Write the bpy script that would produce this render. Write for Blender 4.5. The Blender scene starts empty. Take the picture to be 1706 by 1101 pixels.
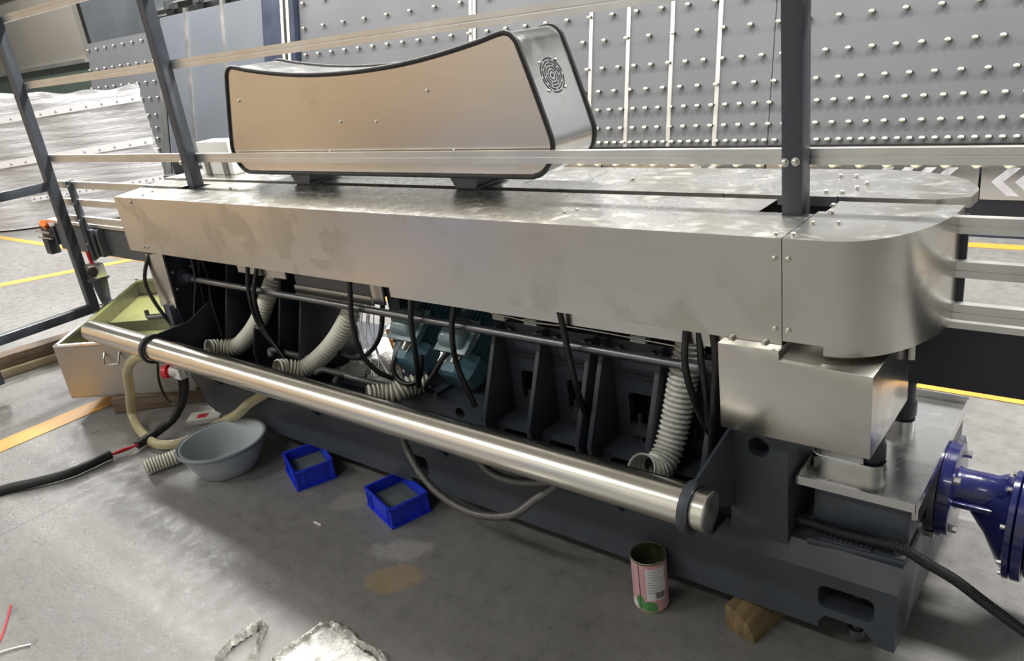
import bpy, bmesh, math, random
from mathutils import Vector, Matrix
random.seed(7)
S = bpy.context.scene
COL = S.collection
R = math.radians

# ------------------------------------------------------------------ camera
def make_camera():
    a, p, ro = R(41.25287633), R(21.2307558), R(-7.93442138)
    F0 = Vector((-math.sin(a), math.cos(a), 0)); R0 = Vector((math.cos(a), math.sin(a), 0)); U0 = Vector((0, 0, 1))
    F = F0*math.cos(p) - U0*math.sin(p); U = U0*math.cos(p) + F0*math.sin(p)
    Rt = R0*math.cos(ro) + U*math.sin(ro); Up = -R0*math.sin(ro) + U*math.cos(ro)
    cd = bpy.data.cameras.new('camera'); co = bpy.data.objects.new('camera', cd); COL.objects.link(co)
    cd.sensor_fit = 'HORIZONTAL'; cd.sensor_width = 36.0; cd.lens = 1318.8389/1706*36.0
    cd.clip_start = .05; cd.clip_end = 200
    M = Matrix((Rt, Up, -F)).transposed().to_4x4(); M.translation = Vector((0, 0, 1.6))
    co.matrix_world = M
    S.camera = co
make_camera()

# ------------------------------------------------------------------ world, exposure
w = bpy.data.worlds.new('world'); S.world = w; w.use_nodes = True
w.node_tree.nodes['Background'].inputs[0].default_value = (.80, .86, .95, 1)
w.node_tree.nodes['Background'].inputs[1].default_value = .10
vs = S.view_settings
vs.view_transform = 'Standard'; vs.look = 'None'; vs.gamma = 1; vs.use_curve_mapping = False
vs.exposure = 0.30

LAMPS = []   # (x, y, z, size_x, size_y, watts, rotation z)
for x in (-12.6, -9.4, -6.2, -3.0, 0.2, 3.4): LAMPS.append((x, 4.0, 5.2, 1.9, .50, 265))
for x in (-12.0, -8.6, -5.2): LAMPS.append((x, -2.4, 5.2, 1.9, .50, 100))  # unseen front row, added to light the wall that the steel mirrors

LAMPS.append((-1.8, -2.4, 5.2, 1.9, .50, 45))  # extra unseen lamp added to brighten the open inside of the machine

# ------------------------------------------------------------------ material helpers
def new_mat(name):
    m = bpy.data.materials.new(name); m.use_nodes = True
    return m, m.node_tree.nodes, m.node_tree.links, m.node_tree.nodes['Principled BSDF']
def noise(N, L, scale, detail=4, rough=.55, vec=None, stretch=None, seed=None):
    tc = N.new('ShaderNodeTexCoord'); n = N.new('ShaderNodeTexNoise')
    n.inputs['Scale'].default_value = scale; n.inputs['Detail'].default_value = detail; n.inputs['Roughness'].default_value = rough
    mp = N.new('ShaderNodeMapping'); L.new(tc.outputs[vec or 'Object'], mp.inputs[0])
    if stretch: mp.inputs['Scale'].default_value = stretch
    if seed: mp.inputs['Location'].default_value = seed
    L.new(mp.outputs[0], n.inputs['Vector'])
    return n
def ramp(N, L, fac, stops):
    r = N.new('ShaderNodeValToRGB'); L.new(fac, r.inputs[0])
    e = r.color_ramp.elements
    while len(e) < len(stops): e.new(.5)
    for i, (p, c) in enumerate(stops):
        e[i].position = p; e[i].color = (c, c, c, 1) if isinstance(c, (int, float)) else (*c, 1)
    return r
def bump(N, L, h, strength, dist, bsdf):
    b = N.new('ShaderNodeBump'); b.inputs['Strength'].default_value = strength; b.inputs['Distance'].default_value = dist
    L.new(h, b.inputs['Height']); L.new(b.outputs[0], bsdf.inputs['Normal']); return b
def paint(name, col, rough=.45, var=.18, scale=14, bumps=.0, metallic=0, coat=0, bscale=None):
    m, N, L, B = new_mat(name)
    n = noise(N, L, scale)
    lo = tuple(c*(1-var) for c in col); hi = tuple(min(1, c*(1+var)) for c in col)
    r = ramp(N, L, n.outputs[0], [(.3, lo), (.7, hi)]); L.new(r.outputs[0], B.inputs['Base Color'])
    r2 = ramp(N, L, n.outputs[0], [(.3, max(0, rough-.06)), (.7, min(1, rough+.08))]); L.new(r2.outputs[0], B.inputs['Roughness'])
    B.inputs['Metallic'].default_value = metallic; B.inputs['Coat Weight'].default_value = coat
    if bumps:
        n2 = noise(N, L, bscale or scale*6); bump(N, L, n2.outputs[0], bumps, .002, B)
    return m
def steel(name, col=(.66, .65, .62), rough=.27, stain=.25, grain=(2, 160, 160), sscale=2.6, smear=0.0, cover=.5):
    """stainless sheet: brushed grain, blotchy stains with their own edges, pale dried smears"""
    m, N, L, B = new_mat(name)
    B.inputs['Metallic'].default_value = 1
    big = noise(N, L, sscale*.42, 3, .5, seed=(3.1, 1.7, .4)); n = noise(N, L, sscale, 3, .5); n.inputs['Distortion'].default_value = .5
    pm = ramp(N, L, big.outputs[0], [(cover-.04, 0.0), (cover+.08, 1.0)])
    sm = ramp(N, L, n.outputs[0], [(.50, 0.0), (.57, 1.0)])
    mk = N.new('ShaderNodeMath'); mk.operation = 'MULTIPLY'; L.new(pm.outputs[0], mk.inputs[0]); L.new(sm.outputs[0], mk.inputs[1])
    mx = N.new('ShaderNodeMixRGB'); L.new(mk.outputs[0], mx.inputs[0]); mx.inputs[1].default_value = (*col, 1)
    mx.inputs[2].default_value = (col[0]*(1-stain), col[1]*(1-stain*1.06), col[2]*(1-stain*1.2), 1)
    g = noise(N, L, 1.0, 3, .6, stretch=grain)
    m2 = N.new('ShaderNodeMixRGB'); m2.blend_type = 'MULTIPLY'; m2.inputs[0].default_value = .10
    L.new(mx.outputs[0], m2.inputs[1]); L.new(g.outputs[0], m2.inputs[2])
    cur = m2.outputs[0]
    rr = ramp(N, L, mk.outputs[0], [(0, rough), (1, min(1, rough+.04))]); rcur = rr.outputs[0]
    if smear:
        k = noise(N, L, 1.0, 8, .7, stretch=(9, 13, 9), seed=(7, 3, 2)); k.inputs['Distortion'].default_value = 1.2
        kr = ramp(N, L, k.outputs[0], [(.50, 0.0), (.66, smear)])
        m3 = N.new('ShaderNodeMixRGB'); L.new(kr.outputs[0], m3.inputs[0]); L.new(cur, m3.inputs[1]); m3.inputs[2].default_value = (.80, .80, .76, 1); cur = m3.outputs[0]
        ad = N.new('ShaderNodeMath'); ad.operation = 'MULTIPLY_ADD'; ad.inputs[1].default_value = .30; L.new(kr.outputs[0], ad.inputs[0]); L.new(rcur, ad.inputs[2]); rcur = ad.outputs[0]
    L.new(cur, B.inputs['Base Color']); L.new(rcur, B.inputs['Roughness'])
    bump(N, L, g.outputs[0], .03, .001, B)
    return m

M = {}
M['steel'] = steel('brushed_stainless', (.70, .69, .66), rough=.27, stain=.16)
M['steel_top'] = steel('scuffed_stainless', (.72, .715, .69), rough=.27, stain=.34, sscale=4.0, smear=.42, cover=.44)
M['steel_face'] = steel('stained_stainless', (.72, .70, .655), rough=.25, stain=.15, sscale=5.5, cover=.47)
M['steel_cab'] = steel('cabinet_stainless', (.74, .70, .64), rough=.26, stain=.13, sscale=4.0, cover=.56)
M['steel_bright'] = steel('bright_stainless', (.80, .80, .79), rough=.22, stain=.06, smear=.25)
M['steel_tank'] = steel('dull_stainless', (.44, .43, .395), rough=.40, stain=.14, sscale=4)
M['chrome'] = steel('polished_stainless_tube', (.86, .83, .75), rough=.23, stain=.04, grain=(1, 60, 60))
M['alu'] = paint('extruded_aluminium', (.72, .72, .70), .34, .08, 5, metallic=.9)
M['rod'] = paint('grey_steel_rod', (.17, .175, .18), .34, .15, 8, metallic=.8)
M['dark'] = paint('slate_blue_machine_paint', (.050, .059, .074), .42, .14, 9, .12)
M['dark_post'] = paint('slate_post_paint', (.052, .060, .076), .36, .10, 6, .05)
M['darker'] = paint('navy_black_paint_and_shade', (.022, .026, .036), .45, .15, 8, .1)  # black plates, and the shade put into the outfeed beam
M['black'] = paint('black_rubber', (.010, .010, .011), .5, .2, 20)
M['blackplastic'] = paint('black_plastic', (.013, .013, .014), .35, .2, 20)
M['motor'] = paint('teal_motor_paint', (.10, .21, .28), .32, .2, 10, .1, coat=.3)
M['motor_box'] = paint('pale_teal_box_paint', (.25, .34, .37), .28, .15, 10, coat=.3)
M['gearblue'] = paint('royal_blue_enamel', (.018, .021, .12), .22, .2, 18, .25, coat=.5, bscale=60)
M['panel'] = paint('grey_panel_laminate', (.122, .124, .133), .42, .05, 1.2)
M['panel_flat'] = paint('blue_grey_panel', (.125, .138, .158), .40, .06, .9)
M['navy'] = paint('navy_frame_paint', (.030, .038, .065), .4, .15, 3)
M['slate'] = paint('slate_cladding', (.075, .085, .095), .5, .12, 1.5)
M['cream'] = paint('cream_nylon', (.80, .80, .62), .3, .08, 20)
M['hose'] = paint('cream_spiral_hose', (.82, .80, .69), .42, .1, 8)
M['hose_silver'] = paint('silver_duct_hose', (.72, .72, .66), .42, .25, 60)
M['hose_wall'] = paint('clear_hose_wall', (.40, .39, .32), .4, .12, 30); M['hose_silver_wall'] = paint('grey_hose_wall', (.34, .345, .32), .4, .25, 60)
M['conduit'] = paint('grey_conduit', (.16, .155, .15), .38, .15, 30, metallic=.4)
M['white'] = paint('white_board', (.80, .80, .77), .5, .03, 4)
M['label_white'] = paint('label_white', (.74, .74, .76), .45, .06, 80)
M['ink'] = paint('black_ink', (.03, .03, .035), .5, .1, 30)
M['ink_grey'] = paint('grey_ink', (.40, .40, .43), .5, .2, 300)
M['red'] = paint('red_plastic', (.62, .02, .03), .35, .1, 20)
M['orange'] = paint('orange_plastic', (.85, .16, .02), .4, .1, 20)
M['green'] = paint('green_print', (.10, .30, .09), .4, .2, 60)
M['pink'] = paint('pink_print', (.62, .36, .38), .38, .08, 30)
M['tin'] = paint('gold_lacquered_tin', (.30, .30, .18), .3, .2, 12, metallic=.9)
M['bin_blue'] = paint('blue_bin_plastic', (.008, .034, .62), .34, .12, 12, coat=.2)
M['chevron'] = paint('lavender_white_print', (.72, .72, .80), .45, .04, 5)
M['amber'] = paint('amber_strip', (.50, .20, .02), .4, .2, 30)
M['bolt'] = paint('zinc_bolt', (.66, .65, .60), .3, .1, 40, metallic=1)
M['timber'] = None
def wood(name, c0, c1, sc=(3, 30, 30), rough=.7):
    m, N, L, B = new_mat(name)
    n = noise(N, L, 1.6, 6, .65, stretch=sc); r = ramp(N, L, n.outputs[0], [(.25, c0), (.75, c1)])
    L.new(r.outputs[0], B.inputs['Base Color']); B.inputs['Roughness'].default_value = rough
    bump(N, L, n.outputs[0], .5, .004, B); return m
M['timber'] = wood('weathered_timber', (.06, .042, .028), (.22, .15, .095))
M['timber_pale'] = wood('pale_timber', (.26, .19, .11), (.50, .40, .26))
M['log'] = wood('split_log_wood', (.07, .045, .022), (.27, .19, .09), (30, 6, 6))
def glassy(name, col, rough, trans, ior=1.4, alpha=1):
    m, N, L, B = new_mat(name)
    n = noise(N, L, 9); r = ramp(N, L, n.outputs[0], [(.3, tuple(c*.9 for c in col)), (.7, col)]); L.new(r.outputs[0], B.inputs['Base Color'])
    B.inputs['Roughness'].default_value = rough; B.inputs['Transmission Weight'].default_value = trans; B.inputs['IOR'].default_value = ior
    B.inputs['Alpha'].default_value = alpha
    return m
M['clear_hose'] = glassy('yellowed_clear_hose', (.78, .70, .45), .18, .55)
M['basin'] = glassy('translucent_grey_plastic', (.50, .55, .58), .33, .15)
M['film'] = None
def water(name, col, rough=.06):
    m, N, L, B = new_mat(name)
    n = noise(N, L, 4, 3); r = ramp(N, L, n.outputs[0], [(.3, tuple(c*.8 for c in col)), (.7, col)]); L.new(r.outputs[0], B.inputs['Base Color'])
    B.inputs['Roughness'].default_value = rough; B.inputs['IOR'].default_value = 1.33; B.inputs['Specular IOR Level'].default_value = .5
    bump(N, L, noise(N, L, 14, 2).outputs[0], .04, .01, B)
    return m
M['water_green'] = water('cloudy_green_coolant', (.31, .32, .13))
M['water_grey'] = water('murky_grey_water', (.12, .14, .14))
def film_mat():
    m, N, L, B = new_mat('white_stretch_film')
    n = noise(N, L, 1.0, 5, .6, stretch=(2.2, 2.2, 46)); n2 = noise(N, L, 1.0, 4, .7, stretch=(3, 3, 120), seed=(4, 2, 1))
    ad = N.new('ShaderNodeMath'); ad.operation = 'ADD'; L.new(n.outputs[0], ad.inputs[0]); L.new(n2.outputs[0], ad.inputs[1])
    r = ramp(N, L, n2.outputs[0], [(.35, (.58, .59, .62)), (.6, (.80, .81, .84))]); L.new(r.outputs[0], B.inputs['Base Color'])
    B.inputs['Roughness'].default_value = .22; B.inputs['Coat Weight'].default_value = .6
    bump(N, L, ad.outputs[0], .8, .03, B); return m
M['film'] = film_mat()
def bag_mat():
    m, N, L, B = new_mat('crumpled_clear_film')
    n = noise(N, L, 22, 5, .7); r = ramp(N, L, n.outputs[0], [(.35, (.30, .29, .26)), (.65, (.60, .59, .53))]); L.new(r.outputs[0], B.inputs['Base Color'])
    B.inputs['Roughness'].default_value = .25; B.inputs['Transmission Weight'].default_value = .25
    bump(N, L, n.outputs[0], .7, .012, B); return m
M['bag'] = bag_mat()
def floor_mat():
    m, N, L, B = new_mat('worn_grey_floor_paint')
    n = noise(N, L, .55, 7, .62); n2 = noise(N, L, 16, 8, .72); n3 = noise(N, L, 1.0, 4, .6, stretch=(3, 40, 1))
    r = ramp(N, L, n.outputs[0], [(.28, (.148, .143, .136)), (.5, (.192, .187, .180)), (.72, (.232, .227, .220))])
    r2 = ramp(N, L, n2.outputs[0], [(.30, .66), (.5, .96), (.72, 1.25)])
    mx = N.new('ShaderNodeMixRGB'); mx.blend_type = 'MULTIPLY'; mx.inputs[0].default_value = .52
    L.new(r.outputs[0], mx.inputs[1]); L.new(r2.outputs[0], mx.inputs[2])
    r3 = ramp(N, L, n3.outputs[0], [(.25, .80), (.5, 1.0)])
    mx3 = N.new('ShaderNodeMixRGB'); mx3.blend_type = 'MULTIPLY'; mx3.inputs[0].default_value = .6
    L.new(mx.outputs[0], mx3.inputs[1]); L.new(r3.outputs[0], mx3.inputs[2])
    cur = mx3.outputs[0]
    tc = N.new('ShaderNodeTexCoord')
    def spot(x, y, sx, sy, rot, inner, outer, col, fac, wob=.25):
        nonlocal cur
        mp = N.new('ShaderNodeMapping'); mp.vector_type = 'TEXTURE'
        mp.inputs['Location'].default_value = (x, y, 0); mp.inputs['Rotation'].default_value = (0, 0, rot); mp.inputs['Scale'].default_value = (sx, sy, 1)
        nz = noise(N, L, 9, 4, .6); av = N.new('ShaderNodeVectorMath'); av.operation = 'SCALE'; av.inputs['Scale'].default_value = wob
        L.new(tc.outputs['Object'], mp.inputs[0])
        ln = N.new('ShaderNodeVectorMath'); ln.operation = 'LENGTH'; L.new(mp.outputs[0], ln.inputs[0])
        ad = N.new('ShaderNodeMath'); ad.operation = 'MULTIPLY_ADD'; L.new(nz.outputs[0], ad.inputs[0]); ad.inputs[1].default_value = wob*2; 
        L.new(ln.outputs['Value'], ad.inputs[2])
        rr = ramp(N, L, ad.outputs[0], [(inner, fac), (outer, 0)])
        mm = N.new('ShaderNodeMixRGB'); L.new(rr.outputs[0], mm.inputs[0]); L.new(cur, mm.inputs[1]); mm.inputs[2].default_value = (*col, 1)
        cur = mm.outputs[0]
    spot(-1.745, 1.255, .20, .13, .6, .66, .76, (.34, .26, .15), .7, .20)
    spot(-1.83, 1.37, .24, .15, .6, .74, .92, (.42, .41, .38), .55, .42)
    spot(-2.20, 1.50, .22, .14, .5, .74, .90, (.33, .32, .30), .5, .42)
    # one expansion joint running away from the camera
    sp = N.new('ShaderNodeSeparateXYZ'); L.new(tc.outputs['Object'], sp.inputs[0])
    a = N.new('ShaderNodeMath'); a.operation = 'ADD'; a.inputs[1].default_value = 3.345; L.new(sp.outputs[0], a.inputs[0])
    ab = N.new('ShaderNodeMath'); ab.operation = 'ABSOLUTE'; L.new(a.outputs[0], ab.inputs[0])
    lt = N.new('ShaderNodeMath'); lt.operation = 'LESS_THAN'; lt.inputs[1].default_value = .004; L.new(ab.outputs[0], lt.inputs[0])
    ml = N.new('ShaderNodeMath'); ml.operation = 'MULTIPLY'; ml.inputs[1].default_value = .7; L.new(lt.outputs[0], ml.inputs[0])
    mm = N.new('ShaderNodeMixRGB'); L.new(ml.outputs[0], mm.inputs[0]); L.new(cur, mm.inputs[1]); mm.inputs[2].default_value = (.07, .07, .07, 1)
    L.new(mm.outputs[0], B.inputs['Base Color'])
    rr = ramp(N, L, n2.outputs[0], [(.38, .26), (.62, .52)]); L.new(rr.outputs[0], B.inputs['Roughness'])
    bump(N, L, n2.outputs[0], .35, .008, B)
    return m
M['floor'] = floor_mat()
def yellow_mat():
    m, N, L, B = new_mat('worn_yellow_floor_paint')
    n = noise(N, L, 6, 6, .7); r = ramp(N, L, n.outputs[0], [(.28, (.40, .28, .15)), (.42, (.62, .30, .05)), (.75, (.72, .36, .06))])
    L.new(r.outputs[0], B.inputs['Base Color']); B.inputs['Roughness'].default_value = .45; return m
M['yellow'] = yellow_mat()
M['wall'] = paint('grey_wall_paint', (.42, .42, .40), .6, .06, .6)
M['reflection_tan'] = paint('tan_reflection_board', (.52, .39, .265), .6, .12, .8)
M['wall_pale'] = paint('pale_wall_paint', (.60, .60, .56), .6, .05, .6)
M['wall_blue'] = paint('blue_grey_paint', (.22, .25, .36), .5, .06, .6)
M['ceil'] = paint('grey_roof_sheet', (.52, .53, .51), .6, .06, .5)
M['board_tan'] = paint('taupe_board', (.20, .187, .165), .5, .08, .8)
M['green_glass'] = paint('dark_green_glazing', (.075, .10, .085), .2, .15, 1.5)

# ------------------------------------------------------------------ mesh helpers
def link(name, mesh, mat, parent=None, smooth=False):
    o = bpy.data.objects.new(name, mesh); COL.objects.link(o)
    if mat is not None:
        for mt in (mat if isinstance(mat, (list, tuple)) else [mat]): mesh.materials.append(M[mt])
    if parent is not None: o.parent = parent
    if smooth:
        for p in mesh.polygons: p.use_smooth = True
    return o
class MB:
    def __init__(s): s.v = []; s.f = []; s.m = []
    def add(s, v, f, mi=0):
        k = len(s.v); s.v += [tuple(q) for q in v]; s.f += [tuple(i+k for i in q) for q in f]; s.m += [mi]*len(f); return s
    def box(s, a, b, mi=0):
        (x0, y0, z0), (x1, y1, z1) = a, b
        return s.add([(x0,y0,z0),(x1,y0,z0),(x1,y1,z0),(x0,y1,z0),(x0,y0,z1),(x1,y0,z1),(x1,y1,z1),(x0,y1,z1)],
                     [(3,2,1,0),(4,5,6,7),(0,1,5,4),(1,2,6,5),(2,3,7,6),(3,0,4,7)], mi)
    def prism(s, pts, lo, hi, axis=2, mi=0):   # pts 2d; axis 0: (y,z)  1: (x,z)  2: (x,y)
        def P(p, h): return {0: (h, p[0], p[1]), 1: (p[0], h, p[1]), 2: (p[0], p[1], h)}[axis]
        n = len(pts); v = [P(p, lo) for p in pts] + [P(p, hi) for p in pts]
        f = [tuple(range(n)), tuple(range(2*n-1, n-1, -1))] + [(i, i+n, (i+1) % n + n, (i+1) % n) for i in range(n)]
        return s.add(v, f, mi)
    def cyl(s, p0, p1, r0, r1=None, n=16, mi=0, caps=True):
        r1 = r0 if r1 is None else r1
        return s.lathe(p0, p1, [(0, r0), (1, r1)], n, mi, caps)
    def lathe(s, p0, p1, prof, n=24, mi=0, caps=True):   # prof: (t along axis 0..1, radius)
        p0 = Vector(p0); p1 = Vector(p1); d = p1-p0; z = d.normalized()
        x = z.orthogonal().normalized(); y = z.cross(x)
        v = []
        for t, r in prof:
            c = p0 + d*t
            for i in range(n):
                a = 2*math.pi*i/n; v.append(c + x*(r*math.cos(a)) + y*(r*math.sin(a)))
        f = []
        for j in range(len(prof)-1):
            for i in range(n): f.append((j*n+i, j*n+(i+1) % n, (j+1)*n+(i+1) % n, (j+1)*n+i))
        if caps: f += [tuple(range(n-1, -1, -1)), tuple((len(prof)-1)*n+i for i in range(n))]
        return s.add(v, f, mi)
    def build(s, name, mat, parent=None, smooth=False, bevel=0, seg=2, angle=None):
        me = bpy.data.meshes.new(name); me.from_pydata(s.v, [], s.f)
        for p, i in zip(me.polygons, s.m): p.material_index = i
        bm = bmesh.new(); bm.from_mesh(me); bmesh.ops.recalc_face_normals(bm, faces=bm.faces)
        if bevel:
            ed = [e for e in bm.edges if e.is_manifold and e.calc_face_angle(0) > R(30)]
            bmesh.ops.bevel(bm, geom=ed, offset=bevel, segments=seg, profile=.5, affect='EDGES', clamp_overlap=True)
        bm.to_mesh(me); bm.free()
        o = link(name, me, mat, parent)
        if smooth or bevel:
            for p in me.polygons: p.use_smooth = True
            try: me.set_sharp_from_angle(angle=R(angle or 38))
            except Exception: pass
        return o
def box(name, a, b, mat, parent=None, bevel=0): return MB().box(a, b).build(name, mat, parent, bevel=bevel)
def cyl(name, p0, p1, r, mat, parent=None, n=20, bevel=0): return MB().cyl(p0, p1, r, n=n).build(name, mat, parent, smooth=True, bevel=bevel)
def catmull(pts, n=10):
    P = [Vector(p) for p in pts]; P = [P[0]*2-P[1]] + P + [P[-1]*2-P[-2]]; out = []
    for i in range(1, len(P)-2):
        for k in range(n):
            t = k/n; a, b, c, d = P[i-1], P[i], P[i+1], P[i+2]
            out.append(.5*((2*b)+(c-a)*t+(2*a-5*b+4*c-d)*t*t+(3*b-a-3*c+d)*t**3))
    out.append(P[-2]); return out
def resample(pts, step):
    out = [pts[0]]; acc = 0
    for a, b in zip(pts, pts[1:]):
        d = (b-a).length
        if d < 1e-9: continue
        t = step-acc
        while t <= d: out.append(a + (b-a)*(t/d)); t += step
        acc = (acc+d) % step
    if (out[-1]-pts[-1]).length > step*.3: out.append(pts[-1])
    return out
def sweep(mb, path, rad, n=10, mi=0, caps=True, closed=False):
    N = len(path); T = []
    for i in range(N):
        a = path[i-1] if (i or closed) else path[0]; b = path[(i+1) % N] if (i < N-1 or closed) else path[-1]
        T.append((b-a).normalized())
    x = T[0].orthogonal().normalized(); v = []
    for i in range(N):
        x = (x - T[i]*x.dot(T[i])).normalized(); y = T[i].cross(x); r = rad(i) if callable(rad) else rad
        for k in range(n):
            a = 2*math.pi*k/n; v.append(path[i]+x*(r*math.cos(a))+y*(r*math.sin(a)))
    f = []
    for i in range(N if closed else N-1):
        j = (i+1) % N
        for k in range(n): f.append((i*n+k, i*n+(k+1) % n, j*n+(k+1) % n, j*n+k))
    if caps and not closed: f += [tuple(range(n-1, -1, -1)), tuple((N-1)*n+k for k in range(n))]
    mb.add(v, f, mi); return mb
def tube(name, pts, r, mat, parent=None, n=10, sub=10, step=None):
    p = catmull(pts, sub)
    if step: p = resample(p, step)
    return sweep(MB(), p, r, n).build(name, mat, parent, smooth=True, angle=80)
def corrugated(name, pts, r, pitch, amp, mat, parent=None, n=18, caps=False):
    p = resample(catmull(pts, 24), pitch/5)
    prof = (0, .15, .85, 1, .4)
    mb = sweep(MB(), p, lambda i: r + amp*(prof[i % 5]*2-1), n, caps=caps)
    if mat in ('hose', 'hose_silver'):      # clear wall between the white ribs
        for q in range((len(p)-1)*n): mb.m[q] = 1 if (q//n) % 5 in (0, 4) else 0
        mat = [mat, mat+'_wall']
    o = mb.build(name, mat, parent, smooth=True, angle=80); return o
def empty(name, loc=(0, 0, 0), rz=0):
    o = bpy.data.objects.new(name, None); COL.objects.link(o); o.location = loc; o.rotation_euler = (0, 0, rz); o.empty_display_size = .1
    return o
def tag(o, label, cat, group=None):
    o['label'] = label; o['category'] = cat
    if group: o['group'] = group
    return o
def struct(o): o['kind'] = 'structure'; return o
def dup(o, parent=None, loc=None, rot=None):
    c = o.copy(); COL.objects.link(c)
    if parent is not None: c.parent = parent
    if loc is not None: c.location = loc
    if rot is not None: c.rotation_euler = rot
    return c
def cut(o, cutters):
    """carve closed MB shapes out of o and bake the result"""
    tmp = []
    for c in cutters:
        k = c.build('cutter', None); tmp.append(k)
        md = o.modifiers.new('b', 'BOOLEAN'); md.operation = 'DIFFERENCE'; md.object = k; md.solver = 'EXACT'
    dg = bpy.context.evaluated_depsgraph_get(); dg.update()
    me = bpy.data.meshes.new_from_object(o.evaluated_get(dg)); old = o.data
    o.modifiers.clear(); o.data = me; me.name = o.name; bpy.data.meshes.remove(old)
    for k in tmp:
        m_ = k.data; bpy.data.objects.remove(k); bpy.data.meshes.remove(m_)
    return o
# one dome-headed bolt mesh, shared; axis +Z
def bolt_mesh(name, r, h):
    mb = MB().lathe((0, 0, 0), (0, 0, h), [(0, r*1.35), (.18, r*1.35), (.2, r), (.75, r*.95), (1, r*.55)], 10)
    o = mb.build(name, 'bolt', smooth=True); me = o.data; bpy.data.objects.remove(o); return me
BOLT = bolt_mesh('bolt', .006, .007)
def bolt(parent, loc, direction=(0, 0, 1), s=1):
    o = bpy.data.objects.new('bolt', BOLT); COL.objects.link(o); o.parent = parent
    o.location = loc; o.rotation_euler = Vector(direction).to_track_quat('Z', 'Y').to_euler(); o.scale = (s, s, s)
    return o

# ================================================================== THE HALL
struct(box('floor', (-26, -7, -.1), (8, 14, 0), 'floor'))
struct(box('ceiling', (-26, -7, 5.6), (8, 14, 5.7), 'ceil'))
struct(box('wall_back', (-26, 14, 0), (8, 14.1, 5.6), 'wall'))
struct(box('wall_left', (-26.1, -7, 0), (-26, 14, 5.6), 'wall'))
struct(box('wall_right', (8, -7, 0), (8.1, 14, 5.6), 'wall'))
wf = struct(box('wall_front', (-26, -4.6, 0), (8, -4.5, 5.6), 'wall_pale'))
# unseen boarding, door and pilasters added behind the camera for the steel to mirror
box('reflection_board', (-16, -4.5, 0), (-7.7, -4.44, 3.2), 'reflection_tan', wf)
box('reflection_pilaster', (-7.1, -4.5, 0), (-6.5, -4.36, 5.6), 'reflection_tan', wf)
box('reflection_door', (-5.6, -4.5, 0), (-4.3, -4.45, 2.6), 'wall_blue', wf)
box('reflection_pilaster', (-2.4, -4.5, 0), (-1.8, -4.36, 5.6), 'wall', wf)

pw = struct(MB().box((-13.5, -.70, 0), (-5.7, -.64, 2.6)).build('reflection_partition', 'reflection_tan'))  # tan partition added out of view to warm the reflections in the covers
struct(MB().box((-4.7, -1.00, 0), (-3.7, -.94, .85)).build('reflection_screen', 'wall_blue'))  # low blue screen added out of view to tint the cover's reflection
for k in range(7): box('reflection_batten', (-13.5+k*1.2, -.64, 0), (-13.42+k*1.2, -.61, 2.6), 'timber_pale', pw)
def stripe(name, pts):
    struct(MB().prism(pts, .0005, .003, 2).build(name, 'yellow'))
stripe('trim_1', [(-4.43, -4), (-4.28, -4), (-4.15, 1.55), (-4.30, 1.55)])
stripe('trim_2', [(-20, 3.20), (7, 3.20), (7, 3.28), (-20, 3.28)])
stripe('trim_3', [(-20, 5.16), (7, 5.16), (7, 5.25), (-20, 5.25)])
stripe('trim_4', [(-8.55, 1.55), (-8.40, 1.45), (-7.28, 3.2), (-7.43, 3.2)])

# lamps
def lamp_housing():
    mb = MB().prism([(-.22, 0), (.22, 0), (.12, .10), (-.12, .10)], -1.0, 1.0, 0)
    return mb.build('housing', 'alu')
first = None
for i, (x, y, z, sx, sy, wt) in enumerate(LAMPS):
    e = empty('ceiling_lamp', (x, y, z)); tag(e, 'unseen long linear lamp hung under the hall roof', 'lamp', 'lamps under the hall roof')
    if first is None: first = lamp_housing(); h = first; h.parent = e
    else: h = dup(first, e)
    cyl('hanger', (-.6, 0, .1), (-.6, 0, .4), .008, 'bolt', e, 8); cyl('hanger', (.6, 0, .1), (.6, 0, .4), .008, 'bolt', e, 8)
    ld = bpy.data.lights.new('lamp_light', 'AREA'); ld.shape = 'RECTANGLE'; ld.size = sx; ld.size_y = sy; ld.energy = wt; ld.color = (1, .985, .95)
    lo = bpy.data.objects.new('lamp_light', ld); COL.objects.link(lo); lo.parent = e; lo.location = (0, 0, -.015)

# ================================================================== THE EDGING MACHINE
mach = empty('glass_edging_machine', (-2.0, 1.9, 0)); MX = Vector((-2.0, 1.9, 0))
tag(mach, 'long glass edging machine with stainless covers on a slate blue base', 'machine')
def mp(o):   # parent to the machine keeping world coordinates
    o.parent = mach; o.location = o.location - MX; return o
TOP, BOT, YF, YB = 1.095, .847, 1.61, 1.935
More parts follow.
